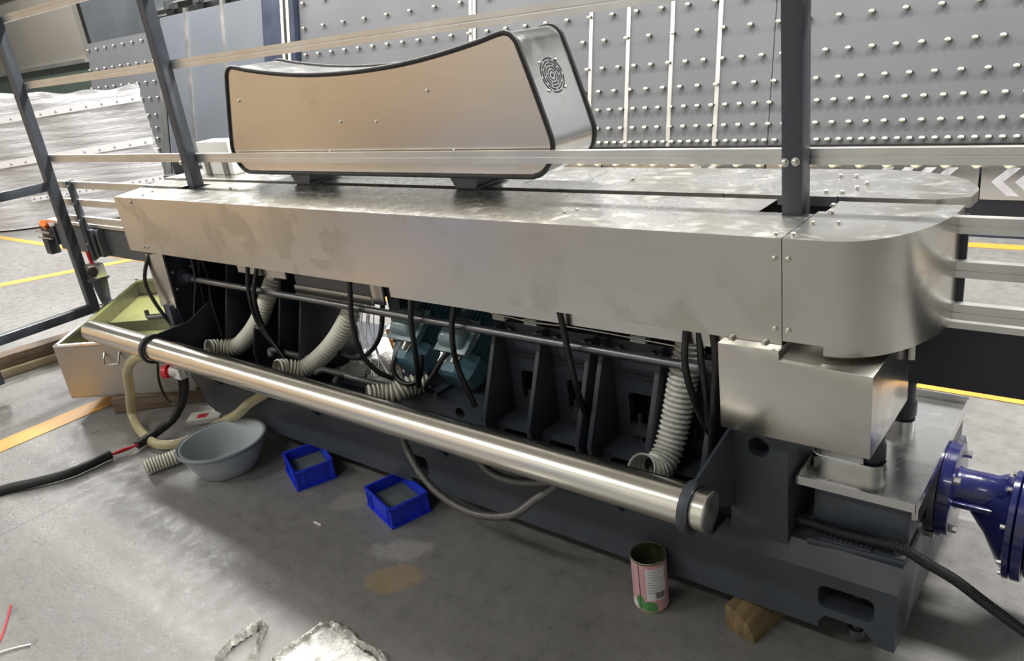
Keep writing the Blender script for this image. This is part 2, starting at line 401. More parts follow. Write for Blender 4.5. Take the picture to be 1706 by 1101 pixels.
# --- cast base
base = mp(MB().prism([(1.615, .08), (1.615, .25), (1.655, .30), (2.34, .30), (2.38, .25), (2.38, .08)], -3.46, -.352, 0).build('base', 'dark'))
def rrect(x0, x1, z0, z1, r=.02, n=4):
    out = []
    for cx, cz, a0 in ((x1-r, z1-r, 0), (x0+r, z1-r, 90), (x0+r, z0+r, 180), (x1-r, z0+r, 270)):
        for k in range(n+1):
            a = R(a0+90*k/n); out.append((cx+r*math.cos(a), cz+r*math.sin(a)))
    return out
SH = -MX
def C_(mb):
    mb.v = [(x+0, y+0, z) for x, y, z in mb.v]; return mb
bpy.context.view_layer.update()
cut(base, [C_(MB().prism(rrect(-.532, -.400, .146, .213, .018), 1.5, 1.76, 1)),
           C_(MB().prism([(-.532, .0), (-.532, .095), (-.515, .122), (-.425, .122), (-.40, .09), (-.395, .0)], 1.5, 1.80, 1)),
           C_(MB().prism(rrect(-1.99, -1.90, .13, .205, .015), 1.5, 1.75, 1)),
           C_(MB().prism([(-2.0, 0), (-2.0, .10), (-1.90, .105), (-1.89, 0)], 1.5, 1.72, 1)),
           C_(MB().prism([(-3.6, .0), (-3.6, .225), (-3.46, .225), (-3.40, .175), (-3.385, .105), (-3.33, .09), (-3.32, .0)], 1.5, 1.9, 1))])
base.data.materials.clear(); base.data.materials.append(M['dark'])
for p in base.data.polygons: p.material_index = 0
mp(MB().cyl((-.462, 1.70, .03), (-.462, 1.70, .19), .013, n=12).lathe((-.462, 1.70, .02), (-.462, 1.70, .045), [(0, .022), (1, .022)], 12).build('levelling_bolt', 'rod', smooth=True))
mp(MB().prism([(-.50, .11), (-.47, .19), (-.45, .19), (-.42, .11)], 1.715, 1.74, 1).build('foot_rib', 'darker'))
# raised mounting pad with cast marks at the right end
mp(MB().prism([(-.575, 1.650), (-.352, 1.665), (-.352, 2.3), (-.575, 2.3)], .29, .314, 2).build('mounting_pad', 'dark', bevel=.006))
cp = mp(MB().prism([(-.545, 1.655), (-.425, 1.660), (-.425, 1.690), (-.545, 1.685)], .314, .320, 2).build('cast_plate', 'dark', bevel=.003))
for k in range(9):
    x = -.536+k*.012
    box('cast_bump', (x, 1.664, .3195), (x+.006, 1.680, .3225), 'dark_post', cp).location = (0, 0, 0)
mp(MB().cyl((-.372, 1.69, .314), (-.372, 1.69, .335), .011, n=6).build('pad_bolt', 'rod', smooth=True))
# gear block under the drip tray
mp(MB().prism(rrect(-.575, -.352, .314, .452, .03), 1.70, 2.28, 1).build('gear_block', 'dark', bevel=.008))
# --- end column with cable hole
colm = mp(MB().box((-.768, 1.64, .232), (-.617, 1.84, .66)).build('end_column', 'dark'))
bpy.context.view_layer.update()
cut(colm, [MB().cyl((-.690, 1.5, .548), (-.690, 1.70, .548), .027, n=24)])
for p in colm.data.polygons: p.material_index = 0
# --- drip tray
tr = mp(MB().box((-.605, 1.672, .455), (-.336, 2.235, .459))
   .box((-.605, 1.670, .450), (-.336, 1.674, .474)).box((-.605, 2.233, .450), (-.336, 2.237, .480))
   .box((-.338, 1.670, .450), (-.334, 2.237, .476)).box((-.607, 1.670, .450), (-.603, 1.80, .474)).build('drip_tray', 'steel_bright'))
for xa, xb, y, r_ in ((-.575, -.462, 1.79, .033), (-.50, -.452, 2.035, .030)):
    n = 14; out = []; inn = []
    for rr, L_ in ((r_, out), (r_-.004, inn)):
        for k in range(n+1): a = R(-90+180*k/n); L_.append((xb+rr*math.cos(a), y+rr*math.sin(a)))
        for k in range(n+1): a = R(90+180*k/n); L_.append((xa+rr*math.cos(a), y+rr*math.sin(a)))
    mb = MB(); K = len(out)
    v = [(x, y_, z) for (L_, z) in ((out, .459), (out, .490), (inn, .490), (inn, .459)) for x, y_ in L_]
    f = [(a*K+i, a*K+(i+1) % K, ((a+1) % 4)*K+(i+1) % K, ((a+1) % 4)*K+i) for a in range(4) for i in range(K)]
    c = mp(mb.add(v, f).build('tray_collar', 'steel_bright', smooth=True))
    mp(MB().lathe((xb, y, .44), (xb, y, .635), [(0, .022), (.3, .022), (.32, .029), (.5, .029), (.55, .024), (.8, .024), (.82, .031), (1, .031)], 20).build('spindle', 'darker', smooth=True))
cyl('drain_spout', (-.342, 1.685, .452), (-.342, 1.685, .425), .008, 'steel', None, 12); mp(bpy.data.objects['drain_spout'])
# --- stainless box under the hood, with a stepped top
bx = mp(MB().prism([(-.757, .622), (-.413, .622), (-.413, .820), (-.612, .824), (-.612, .846), (-.757, .846)], 1.575, 1.880, 1).build('gear_guard_box', 'steel_face', bevel=.0025))
for x in (-.735, -.655): bolt(bx, Vector((x, 1.605, .846))-bx.location-MX+bx.location*0, (0, 0, 1), 1.1)

# --- sheet metal covers (open below)
def shell(name, outline, z0, z1, mat, holes=(), lip=None):
    """sheet cover: walls along the plan outline, a top, thickness inwards"""
    n = len(outline); t = .003
    v = [(x, y, z0) for x, y in outline] + [(x, y, z1) for x, y in outline]
    f = [(i, (i+1) % n, (i+1) % n+n, i+n) for i in range(n)] + [tuple(range(n, 2*n))]
    mb = MB().add(v, f)
    o = mb.build(name, mat)
    md = o.modifiers.new('s', 'SOLIDIFY'); md.thickness = t; md.offset = -1
    dg = bpy.context.evaluated_depsgraph_get(); dg.update()
    me = bpy.data.meshes.new_from_object(o.evaluated_get(dg)); o.modifiers.clear(); o.data = me
    if holes: cut(o, holes)
    o.data.materials.clear(); o.data.materials.append(M[mat]); o.data.materials.append(M['steel_top'])
    for p in o.data.polygons: p.material_index = 1 if abs(p.normal.z) > .9 else 0
    return o
cover = mp(shell('long_cover', [(-3.50, YF), (-.6185, YF), (-.6185, YB), (-3.50, YB)], BOT, TOP, 'steel_face',
    [MB().box((-.752, 1.812, 1.0), (-.6, 1.99, 1.2)), MB().box((-3.445, 1.795, 1.0), (-3.305, 1.885, 1.2))]))
capL = mp(shell('angled_end_cover', [(-3.665, YF), (-3.5015, YF), (-3.5015, YB), (-3.83, YB)], BOT, TOP, 'steel_face'))
# rounded end cap: straight front, quarter ellipse to the back corner
out = [(-.6165, YF), (-.52, YF)]
for k in range(1, 19):
    a = R(90*k/18); out.append((-.52+.188*math.sin(a), YF+.305-.305*math.cos(a)))
out += [(-.332, YB), (-.6165, YB)]
cap = shell('rounded_end_cap', out, .835, TOP, 'steel_face', [MB().box((-.7, 1.5, .80), (-.527, 1.75, .857)), MB().box((-.63, 1.838, 1.0), (-.6, 1.99, 1.2))])
for p in cap.data.polygons: p.use_smooth = True
cap.data.set_sharp_from_angle(angle=R(30)); mp(cap)
def on(parent, pts, d, s=1):
    for p in pts: bolt(parent, Vector(p)-MX, d, s)
bpy.context.view_layer.update()
on(mach, [(-.633, YF, 1.05), (-.633, YF, .885), (-3.517, YF, 1.075), (-3.517, YF, .872)], (0, -1, 0), 1.0)
on(mach, [(-.603, YF, 1.05), (-.603, YF, .885), (-3.487, YF, .872)], (0, -1, 0), 1.0)
on(mach, [(-.640, 1.635, TOP), (-.603, 1.640, TOP), (-.595, 1.735, TOP), (-.543, 1.745, TOP), (-.585, 1.83, TOP), (-.60, 1.89, TOP), (-3.49, 1.66, TOP), (-3.52, 1.72, TOP), (-1.26, 1.72, TOP), (-1.24, 1.75, TOP), (-3.12, 1.75, TOP), (-3.05, 1.82, TOP)], (0, 0, 1), 1.0)
# strip behind the lower edge of the cover
mp(box('inner_strip', (-1.98, 1.665, .788), (-.78, 1.672, .87), 'steel'))
mp(box('inner_strip', (-2.95, 1.70, .776), (-2.62, 1.707, .87), 'steel'))
# second cover on the glass side, lower flange, rounded nose
out = [(-3.9, 1.985), (-.40, 1.985), (-.335, 2.02)]
for k in range(1, 16):
    a = R(90*k/15); out.append((-.62+.29*math.cos(a), 2.06+.235*math.sin(a)))
out += [(-3.75, 2.295), (-3.9, 2.2)]
c2 = mp(shell('glass_side_cover', out, 1.068, TOP-.002, 'steel'))
on(mach, [(-.62, 2.02, TOP), (-.66, 2.02, TOP), (-.60, 2.07, TOP), (-.59, 2.12, TOP), (-.64, 2.20, TOP), (-.68, 2.20, TOP), (-1.28, 2.12, TOP)], (0, 0, 1), 1.0)
for x in (-1.9, -1.66, -1.43): mp(MB().prism([(x, 2.06), (x+.014, 2.06), (x-.02, 2.26), (x-.034, 2.26)], TOP-.003, TOP-.0005, 2).build('cover_rib', 'steel_bright'))
for x in (-.62, -.92): mp(cyl('nose_seam', (x, 1.9845, 1.068), (x, 1.9845, TOP), .0012, 'black', None, 6))
mp(box('glass_side_skirt', (-3.6, 2.10, .86), (-.50, 2.12, 1.066), 'darker'))
cyl('cap_pin', (-.403, 1.85, .85), (-.403, 1.85, .748), .009, 'steel', None, 12); mp(bpy.data.objects['cap_pin'])

# --- polished guard tube and its brackets
tb = mp(MB().lathe((-3.90, 1.42, .485), (-.715, 1.42, .485), [(0, .044), (.0006, .05), (.9994, .05), (1, .046)], 40).build('guard_tube', 'chrome', smooth=True))
for x0 in (-3.315, -.772):
    ring = mp(MB().lathe((x0, 1.42, .485), (x0+.022, 1.42, .485), [(0, .054), (0, .064), (.3, .066), (.7, .066), (1, .064), (1, .054), (0, .054)], 32, caps=False).build('tube_collar', 'darker' if x0 < -2 else 'dark', smooth=True))
def bracket(x0, x1, mat):
    pts = []
    for k in range(0, 13):
        a = R(110+250*k/12*.86); pts.append((1.42+.062*math.cos(a), .485+.062*math.sin(a)))
    pts += [(1.64, .36), (1.66, .60)]
    return mp(MB().prism(pts, x0, x1, 0).build('tube_bracket', mat))
bracket(-.762, -.754, 'dark')
mp(MB().prism([(1.42, .545), (1.38, .53), (1.40, .43), (1.66, .33), (1.72, .33), (1.72, .60), (1.60, .545)], -3.300, -3.292, 0).build('tube_bracket', 'darker'))
# trough behind the tube
mp(MB().box((-3.29, 1.478, .435), (-.765, 1.483, .505)).box((-3.29, 1.478, .400), (-.765, 1.483, .440)).box((-3.29, 1.478, .395), (-.765, 1.53, .400)).box((-3.29, 1.526, .34), (-.765, 1.531, .400)).box((-3.29, 1.526, .335), (-.765, 1.66, .340)).build('splash_trough', 'black'))
mp(box('trough_edge_strip', (-2.95, 1.520, .345), (-2.05, 1.612, .352), 'dark_post'))
for x in (-3.2, -2.5, -1.8, -1.1): mp(MB().prism([(1.50, .40), (1.615, .40), (1.615, .24)], x, x+.012, 0).build('trough_stay', 'dark'))
# --- adjusting rod with couplings
mp(cyl('adjusting_rod', (-3.40, 1.70, .706), (-.90, 1.70, .706), .0135, 'rod', None, 20))
mp(MB().lathe((-3.43, 1.70, .706), (-3.35, 1.70, .706), [(0, .036), (.2, .036), (.2, .021), (1, .021)], 24).build('rod_flange', 'dark_post', smooth=True))
mp(MB().lathe((-.92, 1.70, .706), (-.756, 1.70, .706), [(0, .0135), (.02, .019), (.35, .019), (.36, .024), (.6, .024), (.61, .015), (.8, .015), (.82, .022), (1, .022)], 20).build('rod_coupling', 'rod', smooth=True))
# --- left end: black side plate, stainless shield, lug
sp_ = mp(MB().prism([(1.64, .84), (2.3, .84), (2.3, .30), (1.66, .30), (1.63, .55)], -3.435, -3.420, 0).build('side_plate', 'darker'))
for dy, dz in ((-.045, .04), (-.045, -.04), (.045, .04), (.045, -.04)): bolt(mach, Vector((-3.42, 1.70+dy, .706+dz))-MX, (1, 0, 0), .9)
mp(MB().prism([(-3.548, .832), (-3.391, .846), (-3.406, .588), (-3.545, .580)], 1.617, 1.621, 1).build('end_shield', 'steel_face'))
lug = mp(MB().prism([(1.60, .60), (1.68, .60), (1.70, .42), (1.60, .42)], -3.50, -3.44, 0).build('lifting_lug', 'dark_post', bevel=.01))
# --- inner structure: gussets, back plates, motor bed
def gusset(x, t=.014, top=.80, mat='dark', yo=0):
    return mp(MB().prism([(1.665+yo, .30), (1.655+yo, .41), (1.775+yo, top), (2.0, top), (2.0, .30)], x, x+t, 0).build('gusset_plate', mat, bevel=.002))
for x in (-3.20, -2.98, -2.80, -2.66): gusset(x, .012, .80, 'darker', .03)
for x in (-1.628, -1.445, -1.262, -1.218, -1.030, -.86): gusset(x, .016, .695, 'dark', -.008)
mp(box('frame_post', (-2.115, 1.76, .30), (-2.055, 1.82, .86), 'dark'))
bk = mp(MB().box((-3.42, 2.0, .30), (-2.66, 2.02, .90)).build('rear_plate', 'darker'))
mp(box('rear_plate', (-2.55, 2.20, .44), (-2.105, 2.22, .95), 'darker'))  # dark sheet added to close a bright gap beside the motors
mp(box('rear_plate', (-2.10, 2.20, .30), (-1.62, 2.22, .95), 'darker'))  # another added dark sheet, keeps light from showing behind the motors
rear = mp(MB().box((-1.62, 1.805, .30), (-.77, 1.83, .698)).build('rear_casting', 'dark_post'))
bpy.context.view_layer.update()
wins = [(-1.57, -1.485), (-1.385, -1.30), (-1.16, -1.07)]
mp(box('window_backing', (-1.62, 1.90, .30), (-.77, 1.91, .80), 'darker'))
cut(rear, [MB().prism(rrect(a, b, .41, .53, .015), 1.7, 2.1, 1) for a, b in wins])
for p in rear.data.polygons: p.material_index = 0
for x0, x1 in ((-1.612, -1.445), (-1.429, -1.262), (-1.202, -1.030), (-1.014, -.86)):
    # lower shelf with a rounded opening, adjusting screw, raised panel rim
    sh = mp(MB().box((x0, 1.70, .30), (x1, 1.805, .378)).build('shelf_casting', 'dark'))
    bpy.context.view_layer.update()
    w_ = x1-x0
    cut(sh, [MB().prism(rrect(x0+w_*.15, x0+w_*.85, .312, .362, .02), 1.6, 1.78, 1)])
    for p in sh.data.polygons: p.material_index = 0
    xm = (x0+x1)/2
    mp(MB().cyl((xm, 1.79, .37), (xm, 1.79, .47), .008, n=10).box((xm-.028, 1.775, .405), (xm+.028, 1.80, .44)).build('adjusting_screw', 'rod', smooth=True))
    rim = [(x0+.02, .615), (x0+.03, .590), (x1-.03, .590), (x1-.02, .615), (x1-.02, .65), (x0+.02, .65)]
    rp = [Vector((a, 1.804, b)) for a, b in rim]
    mp(sweep(MB(), rp, .005, 6, closed=True).build('panel_rim', 'dark', smooth=True))
    for bxx in (x0+.03, x1-.03): mp(cyl('socket_bolt', (bxx, 1.806, .672), (bxx, 1.788, .672), .011, 'rod', None, 12))
for x in (-1.655, -1.525, -1.135): mp(box('white_fitting', (x, 1.80, .6985), (x+.05, 1.83, .718), 'white'))
tube('wire', [(-1.70, 1.81, .72), (-1.5, 1.80, .712), (-1.33, 1.80, .716), (-1.12, 1.80, .712), (-.90, 1.80, .705)], .004, 'bolt'); mp(bpy.data.objects['wire'])
bed = mp(MB().prism([(-2.10, .30), (-1.64, .30), (-1.64, .415), (-1.86, .415), (-1.86, .40), (-1.90, .40), (-1.90, .415), (-2.10, .415)], 1.72, 2.0, 1).build('motor_bed', 'dark'))
bpy.context.view_layer.update()
cut(bed, [MB().cyl((-1.80, 1.6, .355), (-1.80, 1.8, .355), .022, n=20), MB().cyl((-1.68, 1.6, .355), (-1.68, 1.8, .355), .022, n=20)])
for p in bed.data.polygons: p.material_index = 0
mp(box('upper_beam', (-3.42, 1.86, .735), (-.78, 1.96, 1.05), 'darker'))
# gearbox tray with stainless lip seen under the cover
mp(MB().box((-2.62, 1.74, .735), (-2.13, 1.90, .86)).build('valve_box', 'panel'))
mp(MB().box((-2.625, 1.732, .706), (-2.17, 1.74, .742)).build('valve_box_lip', 'steel'))
mp(box('valve_bracket', (-2.165, 1.735, .715), (-2.105, 1.745, .80), 'steel'))

def motor(cx, cy, cz, tilt, s=1.0):
    """electric motor: finned body, faceted fan cowl towards the aisle, terminal box on top"""
    e = empty('motor', Vector((cx, cy, cz))-MX); e.parent = mach; e.rotation_euler = (tilt, 0, 0)
    r = .075*s
    MB().cyl((0, 0, 0), (0, .24*s, 0), r*.84, n=28).build('motor_body', 'motor', e, smooth=True)
    for k in range(28):
        a = 2*math.pi*k/28
        f = MB().box((-.0016, .01, r*.82), (.0016, .225*s, r*1.02)).build('cooling_fin', 'motor', e) if k == 0 else dup(f0, e)
        if k == 0: f0 = f
        f.rotation_euler = (0, a, 0)
    cw = MB().lathe((0, .01, 0), (0, -.085*s, 0), [(0, r*1.16), (.62, r*1.16), (.92, r*1.0), (1, r*.7)], 8).build('fan_cowl', 'motor', e)
    cw.rotation_euler = (0, R(22.5), 0)
    for x in (-.02, .03): MB().box((x, -.055*s, r*1.05), (x+.010, -.015*s, r*1.10)).build('cowl_clip', 'bolt', e)
    MB().lathe((0, .22*s, 0), (0, .26*s, 0), [(0, r*1.25), (1, r*1.25)], 28).build('motor_flange', 'motor', e, smooth=True)
    tb_ = MB().box((-.066*s, -.015, r*.9), (.066*s, .105*s, r*1.30)).build('terminal_box', 'motor_box', e, bevel=.006)
    MB().box((-.072*s, -.022, r*1.28), (.072*s, .112*s, r*1.38)).build('box_flange', 'motor_box', tb_, bevel=.005)
    MB().lathe((0, .045, r*1.36), (0, .045, r*2.0), [(0, .078), (.55, .070), (.8, .060), (1, .045)], 4).build('box_lid', 'motor_box', tb_, bevel=.012)
    tb_.children[-1].location = (0, .045, 0)
    lid = [c for c in tb_.children if c.name.startswith('box_lid')][0]
    me_ = lid.data
    for v_ in me_.vertices: v_.co.y -= .045
    lid.rotation_euler = (0, 0, R(45)) if abs(max(v_.co.x for v_ in me_.vertices)-.078) < .01 else (0, 0, 0)
    cyl('cable_gland', (.02, -.01, r*1.15), (.02, -.05, r*1.10), .012, 'bolt', tb_, 10)
    return e
motor(-2.035, 1.795, .535, R(38)); motor(-1.800, 1.795, .525, R(38))
motor(-1.98, 2.03, .73, R(15), .8); motor(-1.73, 2.03, .73, R(15), .8)
# amber ribbed strip beside the first motor
st = mp(MB().prism([(-2.165, .60), (-2.140, .60), (-2.105, .44), (-2.125, .44)], 1.765, 1.78, 1).build('terminal_strip', 'amber'))
for k in range(8):
    t_ = k/7; MB().box((-2.140+.036*t_, 1.757, .59-.145*t_), (-2.130+.036*t_, 1.767, .598-.145*t_)).build('terminal_screw', 'white', st).location = (0, 0, 0)

# --- spiral suction hoses
HOSES = {
 'a': [(-2.815, 1.80, .77), (-2.839, 1.78, .721), (-2.894, 1.77, .646), (-2.984, 1.75, .531), (-3.081, 1.73, .445), (-3.14, 1.70, .405), (-3.19, 1.65, .415), (-3.20, 1.60, .43)],
 'b': [(-2.325, 1.81, .73), (-2.347, 1.79, .677), (-2.389, 1.77, .604), (-2.482, 1.75, .504), (-2.578, 1.72, .425), (-2.63, 1.68, .395), (-2.665, 1.63, .415), (-2.67, 1.59, .43)],
 'c': [(-1.975, 1.76, .425), (-2.014, 1.70, .43), (-2.04, 1.65, .42), (-2.075, 1.61, .425), (-2.10, 1.57, .435)],
 'd': [(-.935, 1.80, .78), (-.94, 1.79, .722), (-.951, 1.77, .648), (-.965, 1.74, .53), (-.974, 1.70, .445), (-.980, 1.655, .41), (-.990, 1.61, .415), (-.992, 1.575, .44)]}
for k, p in HOSES.items():
    mp(corrugated('suction_hose', p, .035 if k != 'd' else .040, .0165 if k != 'd' else .0155, .0042 if k != 'd' else .0036, 'hose' if k != 'd' else 'hose_silver'))
for k, (p, q) in dict(a=((-2.80, 1.81, .80), (-2.83, 1.79, .74)), d=((-.932, 1.80, .80), (-.938, 1.79, .755))).items():
    mp(cyl('hose_clamp', p, q, .045, 'bolt', None, 20))
# --- hanging cables
CABS = [
 [(-3.301, 1.7, .90), (-3.301, 1.7, .822), (-3.308, 1.69, .699), (-3.36, 1.67, .551), (-3.385, 1.65, .42)],
 [(-3.28, 1.72, .90), (-3.28, 1.72, .812), (-3.347, 1.73, .659), (-3.37, 1.73, .5), (-3.337, 1.68, .345)],
 [(-3.31, 1.74, .90), (-3.30, 1.74, .80), (-3.30, 1.75, .70), (-3.33, 1.75, .58), (-3.30, 1.74, .42)],
 [(-2.833, 1.68, .9), (-2.833, 1.68, .827), (-2.842, 1.66, .716), (-2.851, 1.67, .57), (-2.76, 1.68, .46), (-2.65, 1.72, .41)],
 [(-2.783, 1.69, .9), (-2.783, 1.69, .823), (-2.811, 1.66, .703), (-2.819, 1.67, .557), (-2.72, 1.67, .43)],
 [(-2.201, 1.68, .9), (-2.201, 1.68, .825), (-2.21, 1.66, .671), (-2.198, 1.66, .549), (-2.158, 1.68, .474), (-2.12, 1.72, .43)],
 [(-1.893, 1.68, .9), (-1.893, 1.68, .813), (-1.896, 1.66, .712), (-1.905, 1.66, .573), (-1.931, 1.67, .456)],
 [(-1.693, 1.68, .9), (-1.693, 1.68, .82), (-1.71, 1.66, .705), (-1.713, 1.66, .583), (-1.66, 1.66, .44)],
 [(-1.258, 1.63, .9), (-1.258, 1.645, .832), (-1.252, 1.655, .709), (-1.238, 1.66, .586), (-1.238, 1.70, .45)],
 [(-.881, 1.66, .9), (-.881, 1.66, .829), (-.878, 1.64, .743), (-.866, 1.65, .649), (-.845, 1.68, .544), (-.83, 1.72, .48)],
 [(-.850, 1.67, .9), (-.850, 1.67, .821), (-.843, 1.66, .747), (-.835, 1.66, .66), (-.83, 1.66, .56)],
 [(-.808, 1.66, .9), (-.808, 1.66, .831), (-.80, 1.65, .755), (-.808, 1.64, .619), (-.825, 1.65, .462)],
 [(-1.815, 1.75, .60), (-1.822, 1.72, .579), (-1.858, 1.68, .513), (-1.895, 1.67, .46), (-1.90, 1.70, .43)],
 [(-2.02, 1.77, .59), (-2.037, 1.73, .577), (-2.057, 1.68, .516), (-2.036, 1.67, .469), (-1.984, 1.67, .457), (-1.944, 1.69, .477), (-1.93, 1.71, .56)],
 [(-2.60, 1.80, .50), (-2.45, 1.76, .46), (-2.30, 1.74, .48), (-2.20, 1.75, .56), (-2.17, 1.77, .66), (-2.15, 1.78, .80)]]
for i, p in enumerate(CABS): mp(tube('hanging_cable', p, .0095 if i not in (0, 1, 2) else .007, 'blackplastic', None, 8))
tube('side_cable', [(-3.50, 1.63, .86), (-3.56, 1.60, .758), (-3.56, 1.585, .678), (-3.50, 1.59, .564), (-3.46, 1.62, .46)], .009, 'blackplastic', None, 8); mp(bpy.data.objects['side_cable'])
for k, p in enumerate([
 [(-1.90, 1.58, .40), (-1.899, 1.55, .374), (-1.897, 1.53, .332), (-1.82, 1.5, .251), (-1.703, 1.48, .192), (-1.542, 1.46, .187), (-1.389, 1.46, .231), (-1.291, 1.48, .309), (-1.222, 1.5, .368), (-1.217, 1.56, .385)],
 [(-1.66, 1.58, .38), (-1.60, 1.56, .345), (-1.516, 1.53, .308), (-1.382, 1.5, .328), (-1.244, 1.5, .364)],
 [(-2.525, 1.75, .33), (-2.395, 1.70, .40), (-2.262, 1.66, .43), (-2.166, 1.66, .43), (-2.073, 1.68, .42)],
 [(-2.80, 1.66, .43), (-2.819, 1.68, .45), (-2.713, 1.70, .44), (-2.622, 1.74, .42)],
 [(-2.483, 1.64, .42), (-2.455, 1.66, .43), (-2.368, 1.68, .42), (-2.279, 1.72, .41)]]):
    mp(corrugated('conduit', p, .0125, .006, .0009, 'conduit', None, 10, True))
for k in range(7):
    x = -2.30+k*.012; tube('loose_wire', [(x, 1.80, .72), (x-.01+random.uniform(-.02, .02), 1.77, .6), (x+random.uniform(-.02, .05), 1.75, .5), (x+.06+random.uniform(-.03, .05), 1.72, .42)], .0025, 'label_white', None, 5); 
for o in [o for o in bpy.data.objects if o.name.startswith('loose_wire')]: mp(o)

# drive gear unit bolted to the end face
g = empty('drive_gear_unit', (-.334, 1.98, .338)); tag(g, 'royal blue flanged drive gear unit bolted to the machine end', 'gear unit')
MB().lathe((-.0, 0, 0), (.03, 0, 0), [(0, .120), (.05, .124), (.45, .124), (.46, .122), (.95, .122), (1, .118)], 40).build('mounting_flange', 'gearblue', g, smooth=True)
MB().lathe((.03, 0, .01), (.135, 0, .01), [(0, .058), (.08, .052), (.8, .052), (1, .062)], 28).build('neck', 'gearblue', g, smooth=True)
MB().prism([(.03, -.008), (.13, -.008), (.13, .006), (.03, .006)], -.068, -.045, 1).build('neck_rib', 'gearblue', g, bevel=.003)
MB().lathe((-.018, 0, 0), (.0, 0, 0), [(0, .121), (.9, .121), (1, .118)], 40).build('adapter_plate', 'rod', g, smooth=True)
# offset housing: hull from the neck to the big joint flange, hanging lower
mb = MB(); n = 28
rings = [(.065, .0, .0, .05), (.10, 0, -.025, .075), (.135, 0, -.055, .115), (.150, 0, -.062, .128)]
v = []; f = []
for x, dy, dz, r_ in rings:
    for k in range(n): a = 2*math.pi*k/n; v.append((x, dy+r_*.82*math.cos(a), dz+r_*math.sin(a)))
for j in range(len(rings)-1):
    for k in range(n): f.append((j*n+k, j*n+(k+1) % n, (j+1)*n+(k+1) % n, (j+1)*n+k))
f += [tuple(range(n)), tuple((len(rings)-1)*n+k for k in range(n))]
MB().add(v, f).build('offset_housing', 'gearblue', g, smooth=True)
def oval(x0, x1, ry, rz, dz, name):
    n = 36; v = []; f = []
    for x, s_ in ((x0, .97), (x0+.002, 1), (x1-.002, 1), (x1, .97)):
        for k in range(n): a = 2*math.pi*k/n; v.append((x, ry*s_*math.cos(a), dz+rz*s_*math.sin(a)))
    for j in range(3):
        for k in range(n): f.append((j*n+k, j*n+(k+1) % n, (j+1)*n+(k+1) % n, (j+1)*n+k))
    f += [tuple(range(n)), tuple(3*n+k for k in range(n))]
    return MB().add(v, f).build(name, 'gearblue', g, smooth=True)
oval(.150, .166, .122, .142, -.062, 'joint_flange'); oval(.168, .192, .122, .142, -.062, 'joint_flange'); oval(.194, .33, .108, .128, -.062, 'gear_case')
for a in range(0, 360, 45):
    c = MB().cyl((.140, .112*math.cos(R(a+20)), -.062+.130*math.sin(R(a+20))), (.151, .112*math.cos(R(a+20)), -.062+.130*math.sin(R(a+20))), .006, n=6).build('joint_bolt', 'bolt', g, smooth=True)
for a in (45, 135, 225, 315):
    MB().cyl((.028, .1*math.cos(R(a)), .1*math.sin(R(a))), (.045, .1*math.cos(R(a)), .1*math.sin(R(a))), .010, n=6).build('flange_bolt', 'bolt', g, smooth=True)
MB().cyl((-.03, -.095, -.085), (.0, -.095, -.085), .008, n=6).build('flange_bolt', 'bolt', g, smooth=True)

# ================================================================== CONTROL CABINET on the covers
NY, FY = 1.89, 2.115
cab = empty('control_cabinet', (-2.235, 2.0, 1.10)); CO = Vector((-2.235, 2.0, 1.10))
tag(cab, 'saddle shaped stainless control cabinet with black edge trim and round fan grille', 'cabinet')
half = [(-.738, 1.562), (-.70, 1.568), (-.62, 1.556), (-.46, 1.532), (-.30, 1.516), (-.15, 1.508), (0, 1.505)]
half = [(0, 1.505), (.16, 1.508), (.31, 1.517), (.46, 1.533), (.60, 1.553), (.675, 1.567), (.712, 1.568), (.738, 1.550), (.752, 1.520), (.79, 1.405), (.825, 1.292), (.834, 1.250), (.822, 1.205), (.795, 1.172), (.76, 1.156), (.70, 1.152), (.35, 1.152)]
pts = [(x, z) for x, z in half] + [(0, 1.152)] + [(-x, z) for x, z in half[::-1]][:-1]
def smooth_closed(p2, n=5):
    P = [Vector((a, 0, b)) for a, b in p2]; N = len(P); out = []
    for i in range(N):
        a, b, c, d = P[i-1], P[i], P[(i+1) % N], P[(i+2) % N]
        for k in range(n):
            t = k/n; out.append(.5*((2*b)+(c-a)*t+(2*a-5*b+4*c-d)*t*t+(3*b-a-3*c+d)*t**3))
    return out
ol = [(q.x, q.z-CO.z) for q in smooth_closed(pts)]
body = MB(); n = len(ol)
v = [(x, NY-CO.y+.004, z) for x, z in ol] + [(x, FY-CO.y-.004, z) for x, z in ol]
wrap = MB().add(v, [(i, i+n, (i+1) % n+n, (i+1) % n) for i in range(n)]).build('wrap_sheet', 'steel_bright', cab, smooth=True, angle=50)
for y0, y1, nm in ((NY, NY+.005, 'side_panel'), (FY-.005, FY, 'side_panel')):
    MB().prism([(x, z) for x, z in ol], y0-CO.y, y1-CO.y, 1).build(nm, 'steel_cab', cab)
for y in (NY, FY):
    sweep(MB(), [Vector((x, y-CO.y, z)) for x, z in ol], .0085, 8, closed=True).build('edge_trim', 'black', cab, smooth=True, angle=80)
def on_side(px, pz): bolt(cab, (px+2.235-2.235, NY-CO.y, pz-CO.z), (0, -1, 0), .9)
for x, z in ((-.70, 1.44), (-.10, 1.34), (.09, 1.335), (.36, 1.425), (-.19, 1.235), (.44, 1.235), (-.78, 1.225)): on_side(x, z)
